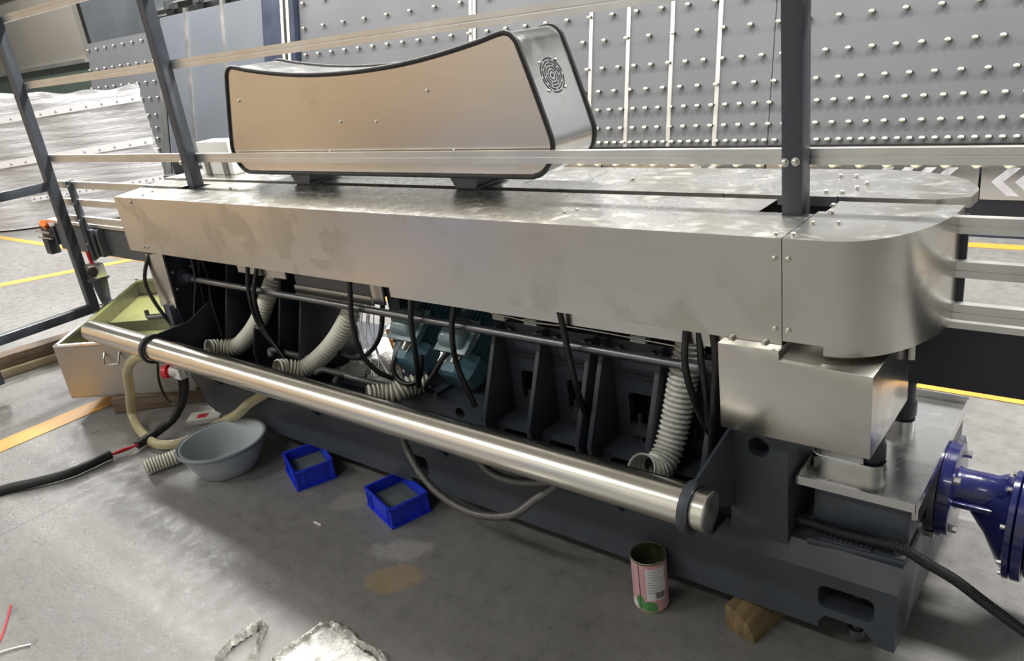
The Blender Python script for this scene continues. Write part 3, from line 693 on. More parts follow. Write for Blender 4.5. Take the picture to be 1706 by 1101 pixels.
# fan grille on the right end: concentric slots lying in the end plate's own plane
p0, p1 = Vector((.752, 0, 1.520-CO.z)), Vector((.825, 0, 1.292-CO.z))
dz = (p0-p1).normalized(); nrm = Vector((-dz.z, 0, dz.x)) if False else Vector((dz.z, 0, -dz.x))
ctr = (p0+p1)/2 + dz*.028 + Vector((0, (NY+FY)/2-CO.y-.005, 0)) + nrm*.0012
Yv = Vector((0, 1, 0))
fan = empty('fan_grille', ctr); fan.parent = cab
rot = Matrix((Yv, dz, nrm)).transposed()
fan.rotation_euler = rot.to_euler()
def arc_slot(r0, r1, a0, a1, name='slot'):
    k = max(3, int((a1-a0)/8)); P = [(r1*math.cos(R(a0+(a1-a0)*i/k)), r1*math.sin(R(a0+(a1-a0)*i/k))) for i in range(k+1)] + [(r0*math.cos(R(a1-(a1-a0)*i/k)), r0*math.sin(R(a1-(a1-a0)*i/k))) for i in range(k+1)]
    return MB().prism(P, -.001, .0004, 2).build(name, 'black', fan)
for r0, r1, cnt, off in ((.049, .054, 6, 0), (.040, .045, 6, 30), (.031, .036, 6, 0), (.022, .027, 5, 20), (.013, .017, 4, 10)):
    for k in range(cnt): arc_slot(r0, r1, off+k*360/cnt+5, off+(k+1)*360/cnt-5)
arc_slot(0.001, .006, 0, 350, 'hub_hole')
for a in (45, 135, 225, 315): bolt(fan, (.060*math.cos(R(a)), .060*math.sin(R(a)), 0), (0, 0, 1), .7)
# feet
for x in (-.47, .42):
    MB().prism([(x-.075, .065-.012), (x+.075, .065-.012), (x+.045, 0), (x-.045, 0)], 1.935-CO.y, 1.943-CO.y, 1).build('foot_plate', 'dark_post', cab)
    MB().prism([(-.06, -.0), (.09, 0), (.09, .053), (-.06, .053)], x+.02, x+.03, 0).build('foot_web', 'dark_post', cab)
    MB().prism([(x-.05, -.055), (x+.05, -.055), (x+.05, .10), (x-.05, .10)], -.004, .003, 2).build('foot_base', 'dark', cab)

# ================================================================== GUIDE RAILS AND POSTS
rk = empty('glass_guide_rack', (-4.9, 1.84, 0)); KO = Vector((-4.9, 1.84, 0))
tag(rk, 'guide rack of slate square posts and aluminium rails running past the machine', 'guide rack')
def kp(o): o.parent = rk; o.location = o.location-KO; return o
RY = 1.8605
def rail(z, x0, x1, h=.037, y=RY, par=None):
    pr = [(y, z), (y, z+h*.44), (y+.003, z+h*.47), (y+.003, z+h*.55), (y, z+h*.58), (y, z+h), (y+.02, z+h), (y+.02, z)]
    o = MB().prism(pr, x0, x1, 0).build('guide_rail', 'alu'); return kp(o)
p1_ = kp(MB().box((-.694, 1.808, 1.0), (-.644, 1.860, 2.45)).build('post', 'dark_post', bevel=.004))
p2_ = kp(MB().box((-3.372, 1.812, 1.0), (-3.322, 1.864, 2.45)).build('post', 'dark_post', bevel=.004))
p3_ = kp(MB().box((-4.93, 1.812, .30), (-4.872, 1.864, 2.45)).build('post', 'dark_post', bevel=.004))
for z in (1.592, 1.199, 1.93): rail(z, -4.90, 1.2)
for z in (1.043, .942, .842):
    rail(z, -5.05, -3.83, y=1.89); rail(z, -.40, 1.2, y=1.89)
for x, z in ((-.685, 1.215), (-.66, 1.217), (-3.365, 1.208)): bolt(rk, Vector((x, 1.808, z))-KO, (0, -1, 0), 1.3)
# side frame of the outer post: cross bars and leg
kp(box('cross_bar', (-4.93, .55, 1.045), (-4.875, 1.812, 1.095), 'dark_post', bevel=.003))
kp(box('cross_bar', (-4.93, .55, .30), (-4.875, 1.864, .352), 'dark_post', bevel=.003))
kp(box('post', (-4.93, 1.20, .09), (-4.875, 1.25, .30), 'dark_post', bevel=.003))
kp(box('post', (-4.93, .55, .09), (-4.875, .60, 2.3), 'dark_post', bevel=.003))
# angle posts carrying the low rails
kp(MB().box((-.345, 1.914, .875), (-.318, 1.922, 1.08)).box((-.345, 1.914, .875), (-.337, 1.945, 1.08)).build('angle_post', 'darker'))
for x in (-4.80,):
    ap = kp(MB().box((x, 1.875, .62), (x+.04, 1.888, 1.085)).box((x, 1.875, .62), (x+.008, 1.915, 1.085)).build('angle_post', 'dark'))
    for z in (1.06, .96, .86, .72): bolt(rk, Vector((x+.02, 1.875, z))-KO, (0, -1, 0), 1.0)
# feed beam below the rails
fb = empty('feed_conveyor_beam', (-4.6, 1.95, .64)); FO = Vector((-4.6, 1.95, .64))
tag(fb, 'grey feed beam with pale top edge left of the machine, orange cap at its end', 'conveyor beam')
box('beam_plate', Vector((-5.35, 1.945, .632))-FO, Vector((-3.45, 1.965, .806))-FO, 'slate', fb)
box('top_edge', Vector((-5.40, 1.925, .806))-FO, Vector((-3.60, 1.975, .824))-FO, 'alu', fb)
MB().box(Vector((-5.56, 1.93, .66))-FO, Vector((-5.35, 1.95, .78))-FO).box(Vector((-5.50, 1.90, .60))-FO, Vector((-5.42, 1.96, .70))-FO).build('tension_block', 'darker', fb, bevel=.004)
cyl('end_cap', Vector((-5.45, 1.93, .775))-FO, Vector((-5.41, 1.905, .805))-FO, .022, 'orange', fb)
for z in (.70, .74): cyl('tension_screw', Vector((-5.58, 1.915, z))-FO, Vector((-5.38, 1.915, z))-FO, .008, 'bolt', fb, 8)
box('beam_stay', Vector((-4.79, 1.89, .64))-FO, Vector((-4.72, 1.945, .80))-FO, 'dark', fb)
box('beam_stay', Vector((-4.70, 1.90, .64))-FO, Vector((-4.68, 1.945, .80))-FO, 'slate', fb)
fr = empty('outfeed_conveyor_beam', (.4, 1.95, .64)); FO2 = Vector((.4, 1.95, .64))
tag(fr, 'outfeed beam coloured dark as in shade, with pale top edge right of the rounded end cap', 'conveyor beam')
box('beam_plate', Vector((-.50, 1.945, .640))-FO2, Vector((1.2, 1.965, .806))-FO2, 'darker', fr)  # same beam as on the feed side; its shade is put into this colour
box('top_edge', Vector((-.45, 1.925, .806))-FO2, Vector((1.2, 1.975, .822))-FO2, 'alu', fr)
# jack motor under the angle post
jm = empty('jack_gearbox', (-4.80, 1.88, .30)); 
tag(jm, 'small grey jack gearbox with black knob below the angle post', 'gearbox')
MB().box((-.055, -.035, .215), (.055, .035, .30)).build('gear_case', 'alu', jm, bevel=.01)
for k in range(5): box('case_fin', (-.058, -.038, .225+k*.014), (.03, .038, .231+k*.014), 'bolt', jm)
cyl('knob', (.04, -.03, .265), (.075, -.055, .265), .028, 'blackplastic', jm, 20, .004)
cyl('screw', (-.02, 0, .29), (-.03, 0, .37), .012, 'red', jm, 10)
MB().lathe((0, 0, .215), (0, 0, .06), [(0, .06), (.08, .06), (.1, .045), (1, .028)], 16).build('support_cone', 'dark', jm, smooth=True)
MB().lathe((0, 0, .06), (0, 0, .0), [(0, .04), (.15, .04), (.16, .01), (1, .01)], 12).build('foot_screw', 'bolt', jm, smooth=True)

# ================================================================== CASTER WALL (leaning conveyor behind)
LEAN = R(12); PY, PZ = 5.5, .55
wall = empty('caster_wall_conveyor', (0, PY, PZ)); wall.rotation_euler = (-LEAN, 0, 0)
tag(wall, 'leaning grey glass conveyor wall studded with cream casters behind the machine', 'conveyor wall')
# local axes: x along, z up the slope, -y towards the camera
secs = [(-7.48, -5.02), (-4.93, -3.72), (-3.70, -3.37), (-3.36, -2.995), (-2.98, -2.615), (-2.60, -2.212), (-2.206, .9), (.906, 3.0)]
for a, b in secs: box('panel', (a, 0, 0), (b, .03, 2.6), 'panel', wall)
for x in (-3.71, -3.365, -2.988, -2.608): box('joint_strip', (x-.016, -.012, .0), (x+.016, 0, 2.6), 'alu', wall)
for x in (-5.0, -4.955): box('joint_strip', (x-.018, -.012, .0), (x+.018, 0, 2.6), 'alu', wall)
def caster_mesh():
    mb = MB()
    mb.box((-.007, -.020, -.006), (.007, 0, .006), 1).box((.013, -.026, -.006), (.024, -.006, .006), 1)
    mb.lathe((0, -.025, -.011), (0, -.025, .011), [(0, .006), (.15, .013), (.35, .018), (.65, .018), (.85, .013), (1, .006)], 12, 0)
    mb.cyl((.0, -.016, 0), (.027, -.016, 0), .0035, n=6, mi=2)
    o = mb.build('caster', ['cream', 'blackplastic', 'bolt'], smooth=True); me = o.data; bpy.data.objects.remove(o); return me
CM = caster_mesh(); hidden = []
def caster(par, x, s):
    o = bpy.data.objects.new('caster', CM); COL.objects.link(o); o.parent = par; o.location = (x, 0, s); return o
def crow(s, x0, x1, step):
    n_ = int(round((x1-x0)/step))
    for k in range(n_+1):
        x = x0+k*step
        if x < -3.80 and s < .9: hidden.append((x, s)); continue
        caster(wall, x, s)
crow(.036, -7.3, .25, .0725)
for s, st_ in ((.147, .109), (.292, .109)): crow(s, -7.33, .25, st_)
crow(.435, -7.35, .25, .1435); crow(.612, -7.36, .25, .145)
crow(.822, -7.38, .2, .2)
crow(1.008, -7.38, -2.2, .215); crow(1.28, -7.39, -4.7, .325); crow(1.53, -7.39, -5.2, .36)
mb = MB()
for x, s in hidden: mb.box((x-.007, -.02, s-.006), (x+.007, 0, s+.006)).cyl((x, -.025, s-.009), (x, -.025, s+.009), .018, n=8)
o = mb.build('far_casters', 'cream', wall); o['kind'] = 'stuff'
# roller row, stainless fascia with printed chevrons, navy plinth: upright, below the leaning panels
rollm = MB().lathe((0, -.03, 0), (0, .03, 0), [(0, .022), (.3, .032), (.7, .032), (1, .022)], 14).build('roller', 'cream', smooth=True); rme = rollm.data; bpy.data.objects.remove(rollm)
plinth = empty('conveyor_plinth', (0, 5.35, 0))
tag(plinth, 'stainless conveyor plinth with white printed chevrons and cream rollers below the caster wall', 'conveyor')
for k in range(52):
    o = bpy.data.objects.new('roller', rme); COL.objects.link(o); o.parent = plinth; o.location = (-7.3+k*.165, -.045, .470)
seams = [-7.4, -5.9, -4.8, -3.5, -2.16, -.85, .46, 1.8]
for a, b in zip(seams, seams[1:]):
    fp = MB().box((a+.006, -.012, .245), (b-.006, 0, .462)).build('fascia_plate', 'steel', plinth, bevel=.002)
    for k in range(4 if a > -2.3 else 2):
        for base_x in ([a+.06+k*.12] if a > -1 else [b-.62+k*.12]):
            x = base_x; h = .083; w_ = .06
            MB().prism([(x, .353), (x+.085, .353+h), (x+.085+w_, .353+h), (x+w_, .353), (x+.085+w_, .353-h), (x+.085, .353-h)], -.0135, -.012, 1).build('chevron', 'chevron', fp)
box('plinth_body', (-7.4, .03, 0), (1.8, .5, .24), 'navy', plinth); box('top_channel', (-7.4, .02, .24), (1.8, .5, .44), 'darker', plinth)
box('white_lip', (-7.4, .0, .466), (-2.2, .03, .476), 'white', plinth)
# drive housings on the plinth's top
# columns and flat panels further left
pn = empty('washer_enclosure', (-9.0, 5.5, 0)); tag(pn, 'blue grey washer enclosure with flat panels, pale joint strips and navy column', 'enclosure')
def wp(a, b, y0, y1, z0, z1, mat, nm):
    e = MB().box((a, y0, z0), (b, y1, z1)).build(nm, mat, pn)
    e.location = (9.0, 0, PZ); e.rotation_euler = (-LEAN, 0, 0); return e
for a, b in ((-10.42, -9.80), (-9.76, -8.97), (-8.93, -8.16)): wp(a, b, 0, .03, -.4, 1.70, 'panel_flat', 'flat_panel')
for x in (-9.78, -8.95, -8.12): wp(x-.03, x+.03, -.015, .02, -.4, 1.75, 'alu', 'joint_strip')
wp(-8.08, -7.50, -.06, .10, -.5, 2.6, 'navy', 'column'); 
for x in (-7.70, -7.60): wp(x-.014, x+.014, -.075, -.06, -.5, 2.6, 'cream', 'edge_strip')
wp(-7.66, -7.62, -.07, -.06, -.5, 2.6, 'black', 'shadow_gap')
wp(-10.42, -8.1, .10, .30, 1.70, 1.80, 'blackplastic', 'top_tray')
cb = wp(-10.35, -8.4, .05, .08, 1.86, 1.88, 'alu', 'air_pipe')
for x in (-10.2, -9.5, -9.0): wp(x-.06, x+.06, -.02, .06, 1.78, 1.88, 'rod', 'valve_block')
wp(-10.45, -8.1, .5, .55, 1.6, 3.0, 'slate', 'rear_cladding')
# far left caster panel
lp = empty('caster_side_panel', (-11.6, PY, PZ)); lp.rotation_euler = (-LEAN, 0, 0)
tag(lp, 'grey side panel with rows of casters above the wrapped pallet', 'conveyor wall')
box('panel', (-.95, 0, -.555), (1.05, .03, 1.56), 'panel', lp); box('edge_strip', (1.05, -.02, -.4), (1.10, .03, 1.58), 'alu', lp)
for s, st_ in ((1.468, .265), (1.188, .235), (.93, .23), (.72, .21), (.50, .2), (.33, .2), (.19, .2), (.05, .2)):
    k = 0
    while -.90+k*st_ < 1.0: caster(lp, -.90+k*st_, s); k += 1
cl = tag(MB().box((-13.05, 6.12, 0), (-10.5, 6.2, 3.4)).build('slate_cladding_panel', 'slate'), 'dark slate cladding panel rising behind the caster side panel', 'panel')
lat = empty('door_latch', (-10.98, 6.1, 2.30)); tag(lat, 'silver slide latch on the dark slate cladding', 'latch')
box('latch_bar', (-.02, -.03, -.05), (.55, 0, .05), 'alu', lat); box('latch_slot', (.12, -.034, -.025), (.5, -.03, .025), 'black', lat); box('latch_knob', (-.06, -.05, -.06), (.02, -.0, .09), 'alu', lat)
# taupe booth with green glazing at the far left
bo = empty('taupe_booth', (-15.5, 6.0, 0)); tag(bo, 'taupe booth front with dark green window band at far left', 'booth')
box('upper_board', (-6.0, 0, 1.90), (2.42, .08, 3.05), 'board_tan', bo)
box('sill_strip', (-6.0, -.04, 1.84), (2.42, .08, 1.90), 'alu', bo)
for k in range(6): box('window_pane', (-6.0+k*1.40, .02, 1.0), (-4.63+k*1.40, .06, 1.84), 'green_glass', bo)
box('lower_board', (-6.0, 0, 0), (2.42, .08, 1.0), 'board_tan', bo)
box('booth_roof', (-6.0, -.1, 3.05), (2.42, 2.0, 3.15), 'wall', bo)

# white box and sheets standing on the glass side conveyor
wb = empty('white_carton', (-3.55, 2.08, TOP-.001)); tag(wb, 'white carton standing on the glass side cover beside the left post', 'carton')
box('carton_body', (-.135, .0, 0), (.135, .10, .155), 'white', wb, bevel=.003)
for x in (-.09, .065): box('tan_stay', (x, -.010, 0), (x+.035, 0, .075), 'board_tan', wb); 
tag(MB().box((-6.30, 3.2, 0), (-5.72, 3.7, .80)).box((-6.20, 3.25, .80), (-5.95, 3.6, .93)).box((-5.92, 3.25, .80), (-5.76, 3.6, .88)).build('control_pedestal', 'darker', bevel=.01), 'dark drive cabinet seen between the wrapped pallet and the left post', 'cabinet')

# ================================================================== WRAPPED PALLET
A_, B_ = Vector((-12.3, 2.55, 0)), Vector((-9.05, 4.62, 0)); dv = (B_-A_).normalized(); nv = Vector((-dv.y, dv.x, 0))
pal = empty('wrapped_pallet', A_); pal.rotation_euler = (0, 0, math.atan2(dv.y, dv.x))
tag(pal, 'tall pallet load wrapped in white stretch film behind the outer post', 'pallet load')
Lp = (B_-A_).length; nx, nz = 80, 44; v = []; f = []
bk_ = Matrix.Rotation(-math.atan2(dv.y, dv.x), 3, 'Z') @ Vector((-.80, .405, 0)); BX, BY = bk_.x, bk_.y
def ptop(u): return 1.46 + .15*max(0, 1-u*1.15) + .05*math.exp(-((u-.55)/.12)**2) + .015*math.sin(u*40)
def pface(u, t):
    h = ptop(u); z = .02+(h-.02)*t
    y = .012*math.sin(z*70+u*9) + .018*math.sin(u*23+z*5) + (.10*max(0, t-.9)/.1)**1.5*1.0
    return (u*Lp, y, z)
for i in range(nx+1):
    for j in range(nz+1): v.append(pface(i/nx, j/nz))
for i in range(nx):
    for j in range(nz): a = i*(nz+1)+j; f.append((a, a+nz+1, a+nz+2, a+1))
k0 = len(v)
for j in range(nz+1):                       # right end face, going back
    t = j/nz; h = ptop(1); v.append((Lp+BX, BY, .02+(h-.02)*t))
for j in range(nz): a = nx*(nz+1)+j; f.append((a, k0+j, k0+j+1, a+1))
k1 = len(v)
for i in range(nx+1): v.append((i/nx*Lp+BX, BY, ptop(i/nx)))
for i in range(nx): a = i*(nz+1)+nz; f.append((a, a+nz+1, k1+i+1, k1+i))
MB().add(v, f).build('film_wrap', 'film', pal, smooth=True, angle=70)
box('pallet_deck', (0.02, .03, .0), (Lp-.45, .52, .09), 'timber', pal)
for t0, t1, z0, z1 in ((0, 1, 1.30, 1.37), (0, 1, .82, .90), (.55, 1, .40, .46)):
    mb = MB(); v = []; f = []
    for i in range(41):
        u = t0+(t1-t0)*i/40; dzz = (-.10*(1-u) if z0 > 1 else -.16*(1-u)*.8) if z0 > .5 else .16*(u-1)
        for z in (z0, z1): q = pface(u, .5); v.append((u*Lp, -.034, z+dzz))
    for i in range(40): f.append((2*i, 2*i+2, 2*i+3, 2*i+1))
    tp = mb.add(v, f).build('tape_band', 'label_white', pal)
    for i in range(1, 40, 2):
        u = t0+(t1-t0)*i/40; x, y, z = v[2*i]; MB().prism([(x-.018, z+.02), (x+.018, z+.02), (x, z+.048)], -.037, -.0355, 1).build('tape_mark', 'wall_blue', tp)

# ================================================================== COOLANT TANK
tk = empty('coolant_tank', (-4.235, 1.34, 0)); TO = Vector((-4.235, 1.34, 0))
tag(tk, 'open stainless coolant tank of cloudy green water at the left end', 'tank')
PA, PB, PC, PD = Vector((0, 0, 0)), Vector((.60, .36, 0)), Vector((-.185, 1.22, 0)), Vector((-.785, .84, 0))
def quad_wall(a, b, z0, z1, t, nm, mat, lipz=True):
    d = (b-a).normalized(); nn = Vector((-d.y, d.x, 0))*t
    mb = MB().prism([tuple((a)[:2]), tuple((b)[:2]), tuple((b+nn)[:2]), tuple((a+nn)[:2])], z0, z1, 2)
    return mb.build(nm, mat, tk)
for a, b in ((PA, PB), (PB, PC), (PC, PD), (PD, PA)):
    quad_wall(a, b, .09, .372, .004, 'tank_wall', 'steel_tank'); quad_wall(a, b, .366, .382, .022, 'tank_rim', 'steel_bright')
MB().prism([tuple(p[:2]) for p in (PA, PB, PC, PD)], .088, .094, 2).build('tank_floor', 'steel_tank', tk)
MB().prism([tuple(p[:2]) for p in (PA*.985+Vector((0, .01, 0)), PB*.985, PC*.99, PD*.985)], .262, .274, 2).build('coolant', 'water_green', tk)
m0, m1 = PA*.62+PD*.38, PB*.62+PC*.38
quad_wall(m0, m1, .10, .335, .004, 'baffle', 'steel_tank'); quad_wall(m0+(PD-PA)*.05, m0+(PD-PA)*.05+(m1-m0)*.5, .276, .284, .03, 'baffle_rail', 'cream')
mq = PA*.55+PB*.45
hd = MB(); dd = (PB-PA).normalized(); nn = Vector((dd.y, -dd.x, 0))
sweep(hd, [mq-dd*.045+nn*.0+Vector((0, 0, .325)), mq-dd*.045+nn*.02+Vector((0, 0, .30)), mq-dd*.04+nn*.03+Vector((0, 0, .272)), mq+dd*.035+nn*.03+Vector((0, 0, .272)), mq+dd*.04+nn*.02+Vector((0, 0, .30)), mq+dd*.04+Vector((0, 0, .325))], .005, 6).build('handle', 'bolt', tk, smooth=True)
pm = empty('coolant_pump', (-3.99, 1.90, .312)); tag(pm, 'pale grey pump barrel standing in the tank beside the end shield', 'pump')
MB().lathe((0, 0, -.2), (0, 0, .26), [(0, .045), (.6, .045), (.62, .052), (.68, .052), (.7, .045), (1, .045)], 20).build('pump_barrel', 'wall_pale', pm, smooth=True)
MB().cyl((.0, -.06, .08), (-.10, -.12, .08), .016, n=12).cyl((-.10, -.12, .08), (-.10, -.12, .12), .012, n=10).build('outlet_elbow', 'conduit', pm, smooth=True)
MB().lathe((0, 0, .05), (0, 0, .065), [(0, .05), (.5, .054), (1, .05)], 20).build('hose_clip', 'bolt', pm, smooth=True)
# timbers
def timber(name, p, q, wdt, h, z, mat, label, cat='timber'):
    p = Vector((*p, 0)); q = Vector((*q, 0)); L_ = (q-p).length
    o = MB().box((0, -wdt/2, 0), (L_, wdt/2, h)).build(name, mat, bevel=.006); o.location = (p.x, p.y, z); o.rotation_euler = (0, 0, math.atan2(q.y-p.y, q.x-p.x))
    return tag(o, label, cat)
timber('timber_block', (-4.04, 1.47), (-3.55, 1.90), .10, .086, 0, 'timber', 'weathered timber block under the front of the coolant tank')
timber('timber_block', (-4.75, 2.05), (-4.30, 2.42), .10, .086, 0, 'timber', 'weathered timber block under the rear of the coolant tank')
timber('timber_beam', (-5.45, .75), (-5.20, 1.98), .13, .05, 0, 'timber_pale', 'pale lower timber beam on the floor left of the tank')
timber('timber_beam', (-5.47, .75), (-5.22, 1.98), .12, .075, .051, 'timber', 'dark brown beam lying on the pale timber left of the tank')
tag(MB().box((-8.9, 2.2, 0), (-8.55, 2.5, .10)).build('floor_block', 'slate', bevel=.01), 'dark grey block on the floor at the left edge', 'block')

# ================================================================== HOSES AND CABLES ON THE FLOOR
hz = empty('black_cable_hose', (-3.5, 1.2, 0)); HO = Vector((-3.5, 1.2, 0)); tag(hz, 'thick black sleeved cable with bare red wires showing, trailing left', 'cable')
def hp(o, e, O): o.parent = e; o.location = o.location-O; return o
hp(tube('sleeve', [(-4.0, .2, .022), (-3.80, .50, .022), (-3.697, .778, .022), (-3.606, .893, .025), (-3.538, 1.018, .025), (-3.523, 1.186, .026)], .021, 'black', None, 12), hz, HO)
hp(tube('sleeve', [(-3.477, 1.287, .03), (-3.484, 1.397, .045), (-3.46, 1.48, .085), (-3.387, 1.52, .19), (-3.29, 1.50, .314), (-3.24, 1.48, .395), (-3.20, 1.47, .44)], .021, 'black', None, 12), hz, HO)
for d in (-.006, .006): hp(tube('red_wire', [(-3.525+d, 1.17, .026), (-3.503+d, 1.233, .027+d), (-3.475+d, 1.30, .032)], .006, 'red', None, 8), hz, HO)
ch = tag(tube('clear_hose', [(-3.40, 1.44, .43), (-3.47, 1.40, .42), (-3.58, 1.395, .345), (-3.70, 1.42, .20), (-3.775, 1.425, .07), (-3.70, 1.40, .028), (-3.568, 1.366, .024), (-3.406, 1.346, .024), (-3.31, 1.40, .024), (-3.285, 1.49, .03), (-3.20, 1.54, .07), (-3.006, 1.55, .167), (-2.917, 1.57, .229), (-2.80, 1.595, .29), (-2.70, 1.60, .33)], .022, 'clear_hose', None, 14), 'yellowed clear hose looping from the guard tube down to the floor', 'hose')
tag(tube('thin_cable', [(-3.30, 1.44, .46), (-3.305, 1.42, .424), (-3.351, 1.42, .334), (-3.375, 1.43, .25), (-3.354, 1.44, .198), (-3.317, 1.45, .201), (-3.285, 1.46, .253), (-3.246, 1.46, .336), (-3.24, 1.46, .40)], .006, 'blackplastic', None, 8), 'thin black cable loop hanging under the left tube collar', 'cable')
es = empty('emergency_stop', (-3.135, 1.42, .410)); tag(es, 'red mushroom button on a grey housing under the guard tube', 'button')
MB().cyl((-.03, -.02, .0), (.03, .02, 0), .022, n=16).box((-.02, -.02, -.03), (.035, .025, .02)).build('housing', 'wall_pale', es, smooth=True)
MB().lathe((-.03, -.02, 0), (-.06, -.04, 0), [(0, .018), (.3, .018), (.35, .028), (.9, .028), (1, .022)], 18).build('button', 'red', es, smooth=True)
tag(corrugated('black_conduit_cable', [(-.68, 1.74, .30), (-.62, 1.70, .325), (-.571, 1.685, .335), (-.502, 1.68, .335), (-.43, 1.67, .345), (-.363, 1.67, .346), (-.305, 1.68, .315), (-.25, 1.69, .285), (-.19, 1.70, .240), (-.13, 1.70, .205), (-.06, 1.69, .17), (.10, 1.66, .06), (.3, 1.6, .02), (.6, 1.5, .02)], .0125, .005, .0008, 'black', None, 10, True), 'black corrugated cable drooping past the machine end at right', 'cable')
tag(corrugated('spiral_hose_offcut', [(-3.225, 1.195, .034), (-3.21, 1.24, .034), (-3.19, 1.29, .034), (-3.175, 1.345, .034)], .030, .0125, .0036, 'hose', None, 20), 'short cream spiral hose offcut on the floor beside the grey basin', 'hose')
tag(tube('red_wire_scrap', [(-2.82, .495, .004), (-2.74, .453, .005), (-2.662, .405, .004), (-2.60, .35, .004)], .003, 'red', None, 6), 'thin red wire scrap on the floor at the left edge', 'wire')
tag(tube('white_stick', [(-2.62, .33, .004), (-2.58, .40, .006), (-2.541, .451, .004)], .003, 'white', None, 6, 4), 'thin white stick on the floor in the lower left corner', 'stick')
tag(box('white_stick', (-2.245, 1.325, 0), (-2.205, 1.331, .004), 'white'), 'small white stick lying between basin and stained floor', 'stick')

# ================================================================== BASIN, BINS, CAN, BLOCK
ba = empty('grey_basin', (-2.935, 1.415, 0)); tag(ba, 'round translucent grey plastic basin on the floor', 'basin')
prof = [(.0, .004, .0), (.118, .004, 0), (.126, .010, 0), (.150, .06, 0), (.168, .122, 0), (.182, .128, 0), (.185, .124, 0), (.183, .118, 0)]
n = 48; v = []; f = []
P2 = [(.001, .010), (.115, .010), (.146, .06), (.164, .126), (.170, .131), (.182, .130), (.186, .125), (.184, .116), (.172, .116), (.152, .058), (.126, .006), (.120, 0), (.001, 0)]
for r_, z in P2:
    for k in range(n): a = 2*math.pi*k/n; v.append((r_*math.cos(a), r_*math.sin(a), z))
for j in range(len(P2)-1):
    for k in range(n): f.append((j*n+k, j*n+(k+1) % n, (j+1)*n+(k+1) % n, (j+1)*n+k))
MB().add(v, f).build('basin_shell', 'basin', ba, smooth=True, angle=50)
M['basin_rim'] = paint('slate_plastic_rim', (.17, .20, .23), .35, .1, 10)
sweep(MB(), [Vector((.181*math.cos(2*math.pi*k/48), .181*math.sin(2*math.pi*k/48), .126)) for k in range(48)], .008, 8, closed=True).build('basin_rim', 'basin_rim', ba, smooth=True, angle=80)
def blue_bin(p0, p1, p2, h, label):
    p0, p1, p2 = [Vector((*p, 0)) for p in (p0, p1, p2)]
    e = empty('storage_bin', p0); ex = (p1-p0); ey = (p2-p0); lx, ly = ex.length, ey.length
    e.rotation_euler = (0, 0, math.atan2(ex.y, ex.x)); tag(e, label, 'bin', 'blue bins under the machine')
    t = .004; mb = MB()
    def slab(x0, x1, y0, y1, z0, z1): mb.box((x0, y0, z0), (x1, y1, z1))
    slab(.008, lx-.008, .008, ly-.008, 0, .005)
    body = MB().box((.004, .004, 0), (lx-.004, ly-.004, .004)).box((.004, .004, 0), (lx-.004, .004+t, h)).box((.004, ly-.004-t, 0), (lx-.004, ly-.004, h)).box((.004, .004, 0), (.004+t, ly-.004, h)).box((lx-.004-t, .004, 0), (lx-.004, ly-.004, h)).build('bin_shell', 'bin_blue', e)
    r = .006
    MB().box((-.002, -.002, h-.008), (lx+.002, r, h+.002)).box((-.002, ly-r, h-.008), (lx+.002, ly+.002, h+.002)).box((-.002, -.002, h-.008), (r, ly+.002, h+.002)).box((lx-r, -.002, h-.008), (lx+.002, ly+.002, h+.002)).build('bin_rim', 'bin_blue', e, bevel=.0015)
    for (x, y) in ((0, 0), (lx-.012, 0), (0, ly-.012), (lx-.012, ly-.012)): box('corner_rib', (x, y, 0), (x+.012, y+.012, h-.006), 'bin_blue', e, bevel=.003)
    for y in (.03, ly-.04): box('side_rib', (.0, y, .0), (.006, y+.006, h-.006), 'bin_blue', e); box('side_rib', (lx-.006, y, 0), (lx, y+.006, h-.006), 'bin_blue', e)
    for x in (.03, lx-.04): box('side_rib', (x, .0, .0), (x+.006, .006, h-.006), 'bin_blue', e)
    box('bottom_skirt', (-.003, -.003, 0), (lx+.003, ly+.003, .007), 'bin_blue', e)
    box('water', (.009, .009, .02), (lx-.009, ly-.009, h*.50), 'water_grey', e)
    return e
blue_bin((-2.476, 1.432), (-2.414, 1.576), (-2.661, 1.512), .082, 'blue plastic bin of grey water, the one nearer the basin')
blue_bin((-1.943, 1.441), (-1.898, 1.589), (-2.143, 1.502), .080, 'blue plastic bin of murky water, the one above the rust stain')
cn = empty('tin_can', (-.985, 1.565, 0)); tag(cn, 'open tin can with pink and white label in front of the machine', 'can')
rc = .0495; hc = .172
MB().lathe((0, 0, 0), (0, 0, hc), [(0, rc*.93), (0, rc+.001), (.012, rc+.0015), (.03, rc), (.97, rc), (.985, rc+.0018), (1, rc+.0005), (.99, rc-.002), (.97, rc-.0015), (.03, rc-.0015), (.02, .001)], 48, caps=False).build('can_shell', 'tin', cn, smooth=True)
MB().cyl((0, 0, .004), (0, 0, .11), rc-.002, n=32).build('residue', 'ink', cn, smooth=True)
def wrap(a0, a1, z0, z1, dr, nm, mat, par, ell=None):
    v = []; f = []; k = max(3, int(abs(a1-a0)/5))
    for i in range(k+1):
        a = R(a0+(a1-a0)*i/k)
        za, zb = z0, z1
        if ell:
            u = (i/k*2-1); hh = math.sqrt(max(0, 1-u*u))*(z1-z0)/2; zm = (z0+z1)/2; za, zb = max(ell, zm-hh), zm+hh
        for z in (za, zb): v.append(((rc+dr)*math.cos(a), (rc+dr)*math.sin(a), z))
    for i in range(k): f.append((2*i, 2*i+2, 2*i+3, 2*i+1))
    return MB().add(v, f).build(nm, mat, par, smooth=True)
lb = wrap(-180, 180, .007, .165, .0006, 'paper_label', 'pink', cn)
